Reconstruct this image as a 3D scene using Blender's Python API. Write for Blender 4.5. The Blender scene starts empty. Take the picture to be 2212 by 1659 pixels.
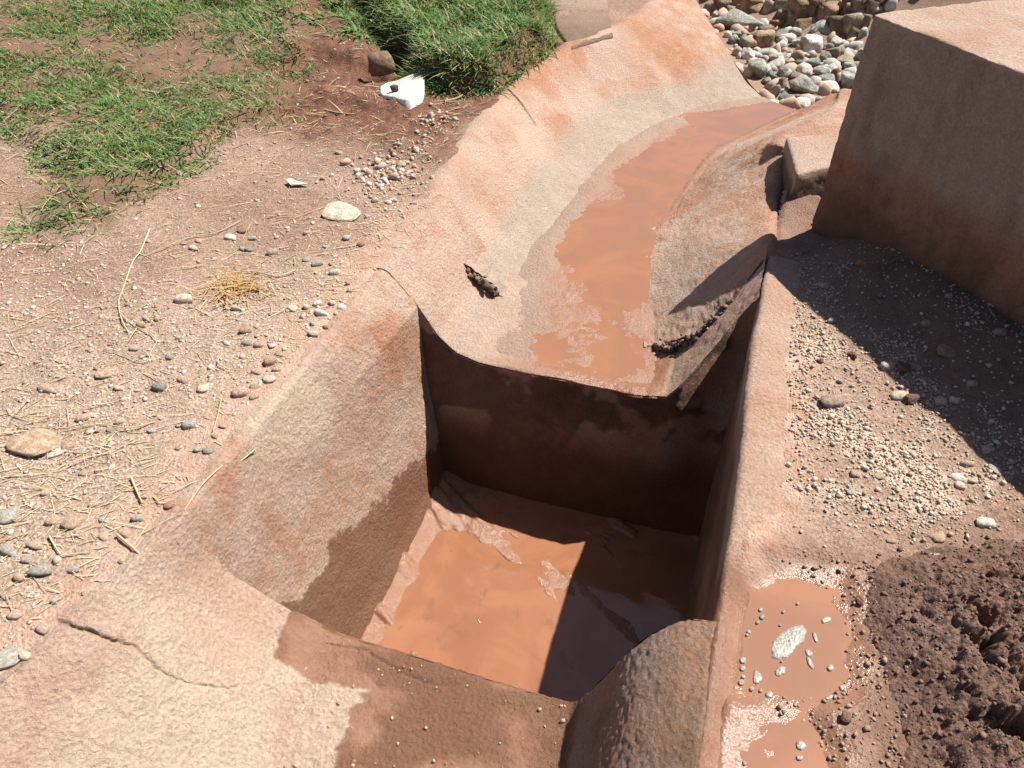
import bpy, bmesh, math, random
import numpy as np
from mathutils import Vector, Matrix, Euler

random.seed(7)
rng = np.random.default_rng(7)
scene = bpy.context.scene
COL = scene.collection

# ---------------------------------------------------------------- camera, world, sun, exposure
CAM_H, PITCH, FPX, CU, CV = 1.6, math.radians(40.0), 1671.0, 1106.0, 829.5
cam_d = bpy.data.cameras.new("camera")
cam_d.sensor_fit = 'HORIZONTAL'
cam_d.sensor_width = 36.0
cam_d.lens = 36.0 * FPX / 2212.0
cam_d.clip_start = 0.05
cam_d.clip_end = 500.0
cam = bpy.data.objects.new("camera", cam_d)
COL.objects.link(cam)
cam.location = (0, 0, CAM_H)
cam.rotation_euler = (math.pi / 2 - PITCH, 0, 0)
scene.camera = cam

SUN = Vector((0.59, 0.27, 1.0)).normalized()
world = bpy.data.worlds.new("World")
scene.world = world
world.use_nodes = True
wn = world.node_tree
wn.nodes.clear()
sky = wn.nodes.new("ShaderNodeTexSky")
sky.sky_type = 'NISHITA'
sky.sun_disc = False
sky.sun_elevation = math.asin(SUN.z)
sky.sun_rotation = math.atan2(SUN.x, SUN.y)
bg = wn.nodes.new("ShaderNodeBackground")
bg.inputs["Strength"].default_value = 0.05
wo = wn.nodes.new("ShaderNodeOutputWorld")
wn.links.new(sky.outputs[0], bg.inputs[0])
wn.links.new(bg.outputs[0], wo.inputs[0])

sun_d = bpy.data.lights.new("sun", 'SUN')
sun_d.energy = 5.0
sun_d.angle = math.radians(0.53)
sun_d.color = (1.0, 0.96, 0.90)
sun = bpy.data.objects.new("sun", sun_d)
COL.objects.link(sun)
sun.rotation_euler = SUN.to_track_quat('Z', 'Y').to_euler()
sun.location = (3, 2, 6)

scene.view_settings.view_transform = 'Standard'
scene.view_settings.look = 'None'
scene.view_settings.gamma = 1.0
scene.view_settings.use_curve_mapping = False
scene.view_settings.exposure = 1.1

# ---------------------------------------------------------------- helpers
CP, SP = math.cos(PITCH), math.sin(PITCH)

def ray(u, v):
    cx = (u - CU) / FPX
    cy = (CV - v) / FPX
    return np.array([cx, CP + cy * SP, -SP + cy * CP])

def P(u, v, z=0.0):
    """surveyed point: where the sight line through (u, v) meets height z"""
    d = ray(u, v)
    t = (z - CAM_H) / d[2]
    return np.array([d[0] * t, d[1] * t, z])

def PX(lst, z=0.0):
    return np.array([P(p[0], p[1], p[2] if len(p) > 2 else z) for p in lst])

def AN(a, n, z=0.0):
    """basin frame: a along the axis, n across it"""
    return np.array([n * 0.952 + a * 0.306, a * 0.952 - n * 0.306, z])

def to_an(x, y):
    return 0.306 * x + 0.952 * y, 0.952 * x - 0.306 * y

def smooth(e0, e1, x):
    t = np.clip((x - e0) / (e1 - e0), 0, 1)
    return t * t * (3 - 2 * t)

def _hash(ix, iy, iz, seed):
    h = (ix.astype(np.int64) * 374761393 + iy.astype(np.int64) * 668265263 + iz.astype(np.int64) * 1274126177 + seed * 987643211) & 0xffffffff
    h = ((h ^ (h >> 13)) * 1103515245) & 0xffffffff
    h = ((h ^ (h >> 16)) * 2246822519) & 0xffffffff
    h = h ^ (h >> 15)
    return (h & 0xffffff) / float(0xffffff)

def vnoise(x, y, z=None, seed=0):
    x = np.asarray(x, float); y = np.asarray(y, float)
    if z is None:
        ix = np.floor(x); iy = np.floor(y); fx = x - ix; fy = y - iy
        u = fx * fx * fx * (fx * (fx * 6 - 15) + 10); v = fy * fy * fy * (fy * (fy * 6 - 15) + 10)
        o = np.zeros_like(ix)
        a = _hash(ix, iy, o, seed); b = _hash(ix + 1, iy, o, seed); c = _hash(ix, iy + 1, o, seed); d = _hash(ix + 1, iy + 1, o, seed)
        return ((a * (1 - u) + b * u) * (1 - v) + (c * (1 - u) + d * u) * v) * 2 - 1
    z = np.asarray(z, float)
    ix = np.floor(x); iy = np.floor(y); iz = np.floor(z)
    fx, fy, fz = x - ix, y - iy, z - iz
    u = fx * fx * (3 - 2 * fx); v = fy * fy * (3 - 2 * fy); w = fz * fz * (3 - 2 * fz)
    r = 0
    for dx in (0, 1):
        for dy in (0, 1):
            for dz in (0, 1):
                r = r + _hash(ix + dx, iy + dy, iz + dz, seed) * (u if dx else 1 - u) * (v if dy else 1 - v) * (w if dz else 1 - w)
    return r * 2 - 1

ROT = (0.80, 0.60)
def fbm(x, y, octv=4, seed=0, gain=0.5):
    s = 0; a = 1.0; tot = 0
    for i in range(octv):
        s = s + a * vnoise(x, y, None, seed + i * 17); tot += a
        x, y = (x * ROT[0] - y * ROT[1]) * 2.03 + 11.3, (x * ROT[1] + y * ROT[0]) * 2.03 + 5.7
        a *= gain
    return s / tot

def fbm3(p, octv=3, seed=0, gain=0.5):
    s = 0; a = 1.0; tot = 0; q = np.array(p, float)
    for i in range(octv):
        s = s + a * vnoise(q[..., 0], q[..., 1], q[..., 2], seed + i * 13); tot += a
        q = q * 2.07 + 3.1; a *= gain
    return s / tot

def worley(x, y, seed=0):
    ix = np.floor(x); iy = np.floor(y); best = np.full(np.shape(x), 9.0); bid = np.zeros(np.shape(x)); o = np.zeros_like(ix)
    for dx in (-1, 0, 1):
        for dy in (-1, 0, 1):
            cx, cy = ix + dx, iy + dy
            px = cx + _hash(cx, cy, o, seed); py = cy + _hash(cx, cy, o + 1, seed)
            d = np.hypot(px - x, py - y)
            m = d < best
            best = np.where(m, d, best); bid = np.where(m, _hash(cx, cy, o + 2, seed), bid)
    return best, bid

def poly_sd(x, y, poly):
    """signed distance to polygon, positive inside"""
    poly = np.asarray(poly)[:, :2]
    x = np.asarray(x, float); y = np.asarray(y, float)
    d2 = np.full(x.shape, 1e9); ins = np.zeros(x.shape, bool)
    n = len(poly)
    for i in range(n):
        ax, ay = poly[i]; bx, by = poly[(i + 1) % n]
        ex, ey = bx - ax, by - ay
        t = np.clip(((x - ax) * ex + (y - ay) * ey) / max(ex * ex + ey * ey, 1e-12), 0, 1)
        d2 = np.minimum(d2, (x - ax - t * ex) ** 2 + (y - ay - t * ey) ** 2)
        if ay != by:
            c = ((ay > y) != (by > y)) & (x < (bx - ax) * (y - ay) / (by - ay) + ax)
            ins ^= c
    d = np.sqrt(d2)
    return np.where(ins, d, -d)

def line_d(p, line):
    """distance of points p[...,3] to a 3D polyline"""
    best = np.full(p.shape[:-1], 1e9)
    for i in range(len(line) - 1):
        a, b = line[i], line[i + 1]; e = b - a
        t = np.clip(((p - a) @ e) / max(e @ e, 1e-12), 0, 1)
        best = np.minimum(best, np.linalg.norm(p - a - t[..., None] * e, axis=-1))
    return best

def mesh_np(name, verts, faces, mat=None, parent=None, smooth_sh=True, attrs=None, link=True):
    """faces: int array [n,k] (k = 3 or 4)"""
    verts = np.asarray(verts, np.float32).reshape(-1, 3); faces = np.asarray(faces, np.int32)
    me = bpy.data.meshes.new(name)
    n, k = faces.shape
    me.vertices.add(len(verts)); me.vertices.foreach_set("co", verts.ravel())
    me.loops.add(n * k); me.loops.foreach_set("vertex_index", faces.ravel())
    me.polygons.add(n); me.polygons.foreach_set("loop_start", np.arange(0, n * k, k, dtype=np.int32))
    me.polygons.foreach_set("loop_total", np.full(n, k, np.int32))
    if smooth_sh:
        me.polygons.foreach_set("use_smooth", np.ones(n, bool))
    me.update(calc_edges=True)
    for an, av in (attrs or {}).items():
        at = me.attributes.new(an, 'FLOAT', 'POINT'); at.data.foreach_set("value", np.asarray(av, np.float32).ravel())
    if mat: me.materials.append(mat)
    if not link: return me
    o = bpy.data.objects.new(name, me); COL.objects.link(o)
    if parent: o.parent = parent
    return o

def grid_faces(nu, nv, flip=False):
    i = np.arange(nu - 1)[:, None] * nv + np.arange(nv - 1)[None, :]
    f = np.stack([i, i + nv, i + nv + 1, i + 1], -1).reshape(-1, 4)
    return f[:, ::-1] if flip else f

def cr(pts, n, w=None):
    """Catmull-Rom resample of points [m,d] to n points"""
    pts = np.asarray(pts, float); m = len(pts)
    ext = np.concatenate([[2 * pts[0] - pts[1]], pts, [2 * pts[-1] - pts[-2]]])
    seg = np.linalg.norm(np.diff(pts, axis=0).reshape(m - 1, -1), axis=1)
    cum = np.concatenate([[0], np.cumsum(seg)]); cum /= cum[-1]
    s = np.linspace(0, 1, n)
    i = np.clip(np.searchsorted(cum, s, side='right') - 1, 0, m - 2)
    t = (s - cum[i]) / np.maximum(cum[i + 1] - cum[i], 1e-9)
    t = t.reshape((-1,) + (1,) * (pts.ndim - 1))
    p0, p1, p2, p3 = ext[i], ext[i + 1], ext[i + 2], ext[i + 3]
    return 0.5 * (2 * p1 + (p2 - p0) * t + (2 * p0 - 5 * p1 + 4 * p2 - p3) * t ** 2 + (3 * p1 - p0 - 3 * p2 + p3) * t ** 3)

def lin(pts, n):
    pts = np.asarray(pts, float)
    seg = np.linalg.norm(np.diff(pts, axis=0), axis=1); cum = np.concatenate([[0], np.cumsum(seg)]); s = np.linspace(0, cum[-1], n)
    return np.stack([np.interp(s, cum, pts[:, k]) for k in range(pts.shape[1])], -1)

def patch(net, nu, nv):
    """net [rows][cols][3] -> bicubic grid [nu, nv, 3] (rows along u)"""
    net = np.asarray(net, float)
    a = cr(net, nu)                                   # along rows
    return np.stack([cr(a[i], nv) for i in range(nu)])

def normals(g):
    du = np.gradient(g, axis=0); dv = np.gradient(g, axis=1)
    n = np.cross(du, dv); return n / np.maximum(np.linalg.norm(n, axis=-1, keepdims=True), 1e-9)

def roughen(g, amps=((6, .006), (30, .0022), (110, .0012)), up=None, seed=0):
    n = normals(g)
    if up is not None and (n.reshape(-1, 3).mean(0) @ np.asarray(up)) < 0: n = -n
    d = 0
    for sc, am in amps:
        d = d + am * fbm3(g * sc, 2, seed + int(sc))
    return g + n * np.asarray(d)[..., None]

def thing(name, label, cat, loc=(0, 0, 0), group=None):
    o = bpy.data.objects.new(name, None); o.empty_display_size = 0.1
    COL.objects.link(o); o.location = loc; o['label'] = label; o['category'] = cat
    if group: o['group'] = group
    return o

def tag(o, label=None, cat=None, group=None, kind=None):
    if label: o['label'] = label
    if cat: o['category'] = cat
    if group: o['group'] = group
    if kind: o['kind'] = kind
    return o

# ---------------------------------------------------------------- materials
ALB = 0.74          # common scale of all the base colours below
class NT:
    def __init__(self, name):
        self.m = bpy.data.materials.new(name); self.m.use_nodes = True
        self.t = self.m.node_tree; self.t.nodes.clear()
        self.out = self.n("ShaderNodeOutputMaterial"); self.b = self.n("ShaderNodeBsdfPrincipled")
        self.l(self.b.outputs[0], self.out.inputs[0])
        self.pos = self.n("ShaderNodeNewGeometry").outputs["Position"]
    def n(self, t): return self.t.nodes.new(t)
    def l(self, a, b): self.t.links.new(a, b)
    def noise(self, scale, detail=4, rough=0.55, vec=None, dist=0.0):
        x = self.n("ShaderNodeTexNoise"); x.inputs["Scale"].default_value = scale; x.inputs["Detail"].default_value = detail
        x.inputs["Roughness"].default_value = rough; x.inputs["Distortion"].default_value = dist
        self.l(vec or self.pos, x.inputs["Vector"]); return x.outputs["Fac"]
    def vor(self, scale, feature='F1', vec=None, out="Distance"):
        x = self.n("ShaderNodeTexVoronoi"); x.feature = feature; x.inputs["Scale"].default_value = scale
        self.l(vec or self.pos, x.inputs["Vector"]); return x.outputs[out]
    def ramp(self, fac, a, b, c0=0.0, c1=1.0):
        x = self.n("ShaderNodeMapRange"); x.interpolation_type = 'SMOOTHSTEP'
        self.l(fac, x.inputs["Value"])
        x.inputs["From Min"].default_value = a; x.inputs["From Max"].default_value = b
        x.inputs["To Min"].default_value = c0; x.inputs["To Max"].default_value = c1
        return x.outputs["Result"]
    def mix(self, fac, a, b, mode='MIX'):
        x = self.n("ShaderNodeMix"); x.data_type = 'RGBA'; x.blend_type = mode
        for s, v in ((x.inputs[0], fac), (x.inputs[6], a), (x.inputs[7], b)):
            if hasattr(v, "links"): self.l(v, s)
            elif isinstance(v, (tuple, list)): s.default_value = (*v[:3], 1)
            else: s.default_value = v
        return x.outputs[2]
    def math(self, op, a, b=None, clamp=False):
        x = self.n("ShaderNodeMath"); x.operation = op; x.use_clamp = clamp
        for s, v in ((x.inputs[0], a), (x.inputs[1], b)):
            if v is None: continue
            if hasattr(v, "links"): self.l(v, s)
            else: s.default_value = v
        return x.outputs[0]
    def attr(self, name):
        x = self.n("ShaderNodeAttribute"); x.attribute_name = name; return x.outputs["Fac"]
    def objcol(self): return self.n("ShaderNodeObjectInfo").outputs["Color"]
    def objrand(self): return self.n("ShaderNodeObjectInfo").outputs["Random"]
    def bump(self, h, strength=0.5, dist=0.01, prev=None):
        x = self.n("ShaderNodeBump"); x.inputs["Distance"].default_value = dist
        if hasattr(strength, "links"): self.l(strength, x.inputs["Strength"])
        else: x.inputs["Strength"].default_value = strength
        self.l(h, x.inputs["Height"])
        if prev: self.l(prev, x.inputs["Normal"])
        return x.outputs[0]
    def done(self, col=None, rough=0.9, normal=None, spec=0.5):
        if col is not None: col = self.mix(1.0, col, (ALB, ALB, ALB), 'MULTIPLY')
        for s, v in ((self.b.inputs["Base Color"], col), (self.b.inputs["Roughness"], rough), (self.b.inputs["Specular IOR Level"], spec)):
            if v is None: continue
            if hasattr(v, "links"): self.l(v, s)
            elif isinstance(v, (tuple, list)): s.default_value = (*v[:3], 1)
            else: s.default_value = v
        if normal: self.l(normal, self.b.inputs["Normal"])
        return self.m

def objvec(n):
    return n.n("ShaderNodeTexCoord").outputs["Object"]

def concrete_mat():
    n = NT("rendered_concrete")
    big = n.noise(2.6, 5, .6); mid = n.noise(14, 5, .65, dist=.6); fine = n.noise(105, 4, .7); grit = n.noise(420, 2, .6); lump = n.vor(75)
    red = n.math('ADD', n.attr("red"), n.math('ADD', n.math('MULTIPLY', n.math('SUBTRACT', mid, .5), 1.3), n.math('MULTIPLY', n.math('SUBTRACT', big, .5), 1.2)), True)
    pale = n.mix(n.ramp(big, .38, .62), (.57, .405, .31), (.52, .33, .23))
    stain = n.mix(n.ramp(mid, .35, .65), (.44, .20, .105), (.52, .27, .16))
    c = n.mix(n.ramp(red, .25, .85), pale, stain)
    c = n.mix(n.attr("cream"), c, n.mix(n.ramp(mid, .3, .7), (.58, .44, .315), (.66, .525, .39)))
    c = n.mix(n.attr("grey"), c, n.mix(n.ramp(mid, .3, .7), (.40, .32, .25), (.49, .40, .315)))
    c = n.mix(n.attr("dirt_shade"), c, n.mix(n.ramp(mid, .3, .7), (.075, .032, .013), (.17, .082, .036)))  # dirt, and shade painted into the basin walls
    c = n.mix(1.0, c, n.mix(n.ramp(fine, .3, .7), (.80, .78, .76), (1.12, 1.12, 1.12)), 'MULTIPLY')
    c = n.mix(n.ramp(n.vor(160), .0, .20, .45, 0.0), c, (.30, .17, .105))
    wet = n.attr("wet")
    wc = n.mix(1.0, n.mix(.8, c, (.36, .15, .07)), (.58, .54, .50), 'MULTIPLY')
    c = n.mix(wet, c, wc)
    sheen = n.attr("sheen")
    c = n.mix(sheen, c, n.mix(n.ramp(mid, .35, .65), (.255, .112, .056), (.29, .148, .088)))
    r = n.math('SUBTRACT', .92, n.math('MULTIPLY', wet, .30))
    r = n.math('SUBTRACT', r, n.math('MULTIPLY', sheen, .46), True)
    rs = n.math('SUBTRACT', 1.0, n.math('MULTIPLY', sheen, .56))
    b1 = n.bump(fine, n.math('MULTIPLY', rs, .6), .014); b2 = n.bump(grit, n.math('MULTIPLY', rs, .5), .005, b1); b3 = n.bump(lump, n.math('MULTIPLY', rs, .35), .010, b2)
    return n.done(c, r, b3, .5)

def soil_mat():
    n = NT("dry_soil")
    big = n.noise(1.7, 5, .6); mid = n.noise(11, 6, .65); fine = n.noise(120, 4, .7); grit = n.vor(150, 'F1', None, "Color")
    base = n.mix(n.ramp(big, .4, .6), (.295, .185, .13), (.345, .23, .168))
    base = n.mix(n.attr("tan"), base, n.mix(n.ramp(mid, .35, .65), (.375, .262, .187), (.43, .315, .235)))
    base = n.mix(n.attr("redsoil"), base, n.mix(n.ramp(mid, .3, .7), (.13, .054, .030), (.215, .096, .054)))
    base = n.mix(n.attr("gravelly"), base, n.mix(n.ramp(mid, .3, .7), (.46, .37, .28), (.52, .42, .32)))
    sep = n.n("ShaderNodeSeparateColor"); n.l(grit, sep.inputs[0])
    c = n.mix(1.0, base, n.mix(sep.outputs[0], (.70, .68, .66), (1.28, 1.28, 1.28)), 'MULTIPLY')
    c = n.mix(1.0, c, n.mix(n.ramp(fine, .3, .7), (.74, .72, .70), (1.14, 1.14, 1.14)), 'MULTIPLY')
    c = n.mix(n.attr("pinkrim"), c, n.mix(n.ramp(mid, .35, .65), (.54, .385, .30), (.42, .215, .125)))
    c = n.mix(n.attr("grassy"), c, n.mix(mid, (.11, .055, .03), (.215, .12, .065)))
    damp = n.attr("damp")  # damp soil, and painted shade beside the block
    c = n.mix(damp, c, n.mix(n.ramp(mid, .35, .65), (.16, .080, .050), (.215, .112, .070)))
    sheen = n.attr("sheen")
    c = n.mix(sheen, c, n.mix(n.ramp(mid, .35, .65), (.25, .13, .080), (.29, .155, .095)))
    r = n.math('SUBTRACT', .95, n.math('MULTIPLY', damp, .25)); r = n.math('SUBTRACT', r, n.math('MULTIPLY', sheen, .52), True)
    rs = n.math('SUBTRACT', 1.0, n.math('MULTIPLY', sheen, .56))
    b1 = n.bump(fine, n.math('MULTIPLY', rs, .6), .012); b2 = n.bump(n.vor(120), n.math('MULTIPLY', rs, .5), .006, b1)
    return n.done(c, r, b2, .4)

def mud_mat():
    n = NT("damp_earth_clods")
    mid = n.noise(14, 5, .6); fine = n.noise(160, 4, .7)
    c = n.mix(n.ramp(mid, .35, .65), (.145, .074, .047), (.205, .11, .072))
    c = n.mix(1.0, c, n.mix(n.ramp(fine, .3, .7), (.65, .62, .6), (1.2, 1.2, 1.2)), 'MULTIPLY')
    c = n.mix(n.attr("sheen"), c, (.20, .11, .075))
    r = n.math('SUBTRACT', .88, n.math('MULTIPLY', n.attr("sheen"), .5))
    return n.done(c, r, n.bump(fine, .7, .01, n.bump(n.vor(120), .5, .008)), .45)

def water_mat(name, c0, c1, c2):
    n = NT(name)
    sw = n.noise(3.0, 4, .55, dist=1.2); s2 = n.noise(11, 4, .6, dist=.5)
    c = n.mix(n.ramp(sw, .38, .62), c0, c1)
    c = n.mix(n.ramp(s2, .55, .72, 0, .7), c, c2)
    return n.done(c, .07, n.bump(n.noise(35, 2, .5), .04, .01), .5)

def stone_mat():
    n = NT("field_stone")
    v = objvec(n)
    oc = n.objcol()
    a = n.noise(3.0, 5, .65, v); f = n.noise(14, 4, .7, v)
    c = n.mix(1.0, oc, n.mix(n.ramp(a, .35, .65), (.72, .66, .60), (1.15, 1.15, 1.15)), 'MULTIPLY')
    c = n.mix(n.ramp(f, .56, .7, 0, .55), c, n.mix(1.0, c, (.45, .42, .38), 'MULTIPLY'))
    return n.done(c, .9, n.bump(f, .5, .25, n.bump(a, .4, .4)), .35)

def rubble_mat():
    n = NT("quarry_rubble")
    v = n.pos
    oc = n.objcol()
    a = n.noise(5.0, 5, .65, v); f = n.noise(30, 5, .7, v); s = n.noise(14, 4, .6, v, 1.0)
    c = n.mix(1.0, oc, n.mix(n.ramp(a, .35, .65), (.62, .60, .56), (1.15, 1.15, 1.15)), 'MULTIPLY')
    c = n.mix(n.ramp(f, .50, .64, 0, .75), c, n.mix(1.0, c, (.38, .38, .36), 'MULTIPLY'))
    c = n.mix(n.ramp(s, .58, .70, 0, .35), c, (.36, .22, .14))
    return n.done(c, .9, n.bump(f, .7, .03, n.bump(a, .5, .06)), .3)

def attr_ramp_mat(name, cols, rough=.85, attr="tone", bumpscale=None, spec=.35, trans=None):
    n = NT(name)
    r = n.n("ShaderNodeValToRGB"); e = r.color_ramp
    e.interpolation = 'LINEAR'
    while len(e.elements) < len(cols): e.elements.new(0.5)
    for i, c in enumerate(cols):
        e.elements[i].position = i / (len(cols) - 1); e.elements[i].color = (*c, 1)
    n.l(n.attr(attr), r.inputs[0])
    m = n.done(r.outputs[0], rough, n.bump(n.noise(bumpscale, 3, .6), .5, .004) if bumpscale else None, spec)
    if trans:
        n.b.inputs["Subsurface Weight"].default_value = 0
        tr = n.n("ShaderNodeBsdfTranslucent"); n.l(n.mix(1.0, r.outputs[0], trans, 'MULTIPLY'), tr.inputs[0])
        mx = n.n("ShaderNodeMixShader"); mx.inputs[0].default_value = .3
        n.l(n.b.outputs[0], mx.inputs[1]); n.l(tr.outputs[0], mx.inputs[2]); n.l(mx.outputs[0], n.out.inputs[0])
    return m

M_CON, M_SOIL, M_MUD = concrete_mat(), soil_mat(), mud_mat()
M_WATER = water_mat("silty_water", (.345, .155, .083), (.29, .125, .065), (.22, .108, .064))
M_STREAM = water_mat("silty_stream_water", (.335, .15, .075), (.285, .135, .075), (.24, .145, .095))
M_PUD = water_mat("puddle_water", (.34, .165, .098), (.285, .143, .088), (.30, .145, .083))
M_STONE, M_RUB = stone_mat(), rubble_mat()
M_GRAVEL = attr_ramp_mat("gravel", [(.30, .18, .125), (.54, .38, .285), (.46, .35, .27), (.70, .57, .45), (.46, .44, .39), (.52, .34, .24)], .92, bumpscale=300)
M_GRASS = attr_ramp_mat("grass_blades", [(.03, .075, .018), (.065, .17, .035), (.11, .25, .055), (.18, .30, .085), (.40, .32, .15), (.50, .37, .20)], .55, trans=(1.1, 1.2, .6))
M_STRAW = attr_ramp_mat("straw", [(.30, .20, .11), (.46, .35, .20), (.60, .49, .32), (.38, .23, .12)], .6)
M_FOAM = (lambda n: n.done(n.mix(n.ramp(n.noise(60, 4, .6), .4, .6), (.25, .225, .185), (.34, .31, .265)), .5, n.bump(n.vor(160), .4, .004)))(NT("dirty_foam"))
M_WHITE = (lambda n: n.done(n.mix(n.attr("dirt_shade"), n.mix(n.ramp(n.noise(30, 3, .6), .45, .65), (.88, .86, .82), (.80, .72, .58)), (.60, .46, .32)), .7, n.bump(n.noise(90, 3, .6), .3, .01)))(NT("white_plaster_lump"))

# ---------------------------------------------------------------- outlines of the masonry in the ground
ZL = -.38            # level of the trough beds at the basin
L0 = PX([(938, 470, 0), (985, 350, 0), (1050, 262, 0), (1110, 190, 0), (1218, 112, .02), (1336, 66, .03), (1478, -30, .06)])
L1 = PX([(1080, 650, ZL), (1150, 545, ZL), (1213, 454, ZL - .005), (1261, 390, ZL - .01), (1354, 307, ZL - .02), (1487, 238, ZL - .035), (1646, 209, ZL - .05)])
R1 = PX([(1413, 640, ZL), (1413, 570, ZL), (1425, 510, ZL - .005), (1451, 466, ZL - .01), (1540, 336, ZL - .02), (1640, 280, ZL - .035), (1725, 238, ZL - .05)])
RB1 = PX([(1412, 745, ZL), (1413, 590, ZL), (1425, 510, ZL - .005), (1451, 466, ZL - .01), (1540, 336, ZL - .02), (1640, 280, ZL - .035), (1725, 238, ZL - .05)])
RB2 = PX([(1650, 555, 0), (1668, 500, -.07), (1682, 420, -.10), (1692, 350, -.06), (1700, 300, .02), (1822, 240, .03), (1840, 193, -.1)])
hole = [AN(-.7, -1.62), AN(-.2, -1.48), AN(.25, -1.385), AN(.49, -1.335), AN(.78, -1.262), AN(1.1, -1.262), AN(2.76, -1.262)]
hole += [p for p in L0]
hole += [L1[-1], R1[-1], RB2[6], RB2[5] + np.array([.45, -.1, 0]), P(1700, 300, .05) + np.array([.45, 0.02, 0]), P(1692, 350, 0) + np.array([.25, -.3, 0]), RB2[2], RB2[1], RB2[0], AN(2.8, .138), AN(-.7, .138)]
HOLE = np.array(hole)[:, :2]
_e = np.array([L0[-1], L1[-1], R1[-1], RB2[6]])[:, :2] - np.array([.012, .012])
DROP = np.array([(_e[0][0] - .08, _e[0][1] + .3), *_e, (2.5, 4.55), (3.2, 4.6), (30, 4.7), (30, 60), (_e[0][0] - .08, 60)])
PUD1 = PX([(1600, 1330), (1625, 1270), (1690, 1232), (1750, 1240), (1800, 1255), (1824, 1310), (1830, 1400), (1805, 1475), (1745, 1505), (1690, 1500), (1620, 1480), (1580, 1420)])
PUD2 = PX([(1600, 1720), (1622, 1620), (1685, 1572), (1752, 1575), (1780, 1640), (1790, 1760), (1600, 1800)])
TURF = PX([(-300, -60), (300, -60), (650, -60), (640, 30), (660, 120), (640, 215), (600, 258), (500, 285), (450, 330), (395, 362), (340, 392), (285, 428), (240, 455), (205, 480), (160, 505), (90, 520), (45, 490), (95, 420), (170, 385), (130, 330), (60, 300), (15, 240), (-60, 200), (-300, 150)])
WEED = PX([(600, 60), (700, 70), (800, 80), (830, 110), (815, 150), (770, 165), (690, 150), (620, 170)])
CLUMP = PX([(700, -40), (720, 20), (760, 45), (835, 78), (870, 105), (890, 140), (960, 158), (1040, 158), (1095, 146), (1150, 108), (1200, 92), (1188, 40), (1180, -40)], .12)
REDZ = PX([(560, 250), (640, 160), (640, -40), (900, -40), (1000, 130), (1180, 90), (1210, 100), (1120, 180), (1010, 310), (960, 340), (880, 320), (760, 280), (640, 300)])
MUDP = PX([(1845, 1230), (1960, 1190), (2120, 1160), (2300, 1150), (2400, 1400), (2400, 1800), (1900, 1800), (1925, 1640), (1935, 1540), (1900, 1440), (1870, 1350)])
DAMPR = PX([(1560, 1300), (1620, 1240), (1700, 1200), (1790, 1195), (1900, 1215), (1960, 1190), (2120, 1160), (2300, 1150), (2400, 1400), (2400, 1900), (1400, 1900), (1500, 1640), (1530, 1460)])
GRAVR = PX([(1660, 640), (1700, 760), (1720, 900), (1730, 1010), (1790, 1100), (1900, 1100), (2000, 1160), (2160, 1130), (2400, 1100), (2400, 700), (2212, 700), (1930, 540), (1690, 480)])

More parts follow.
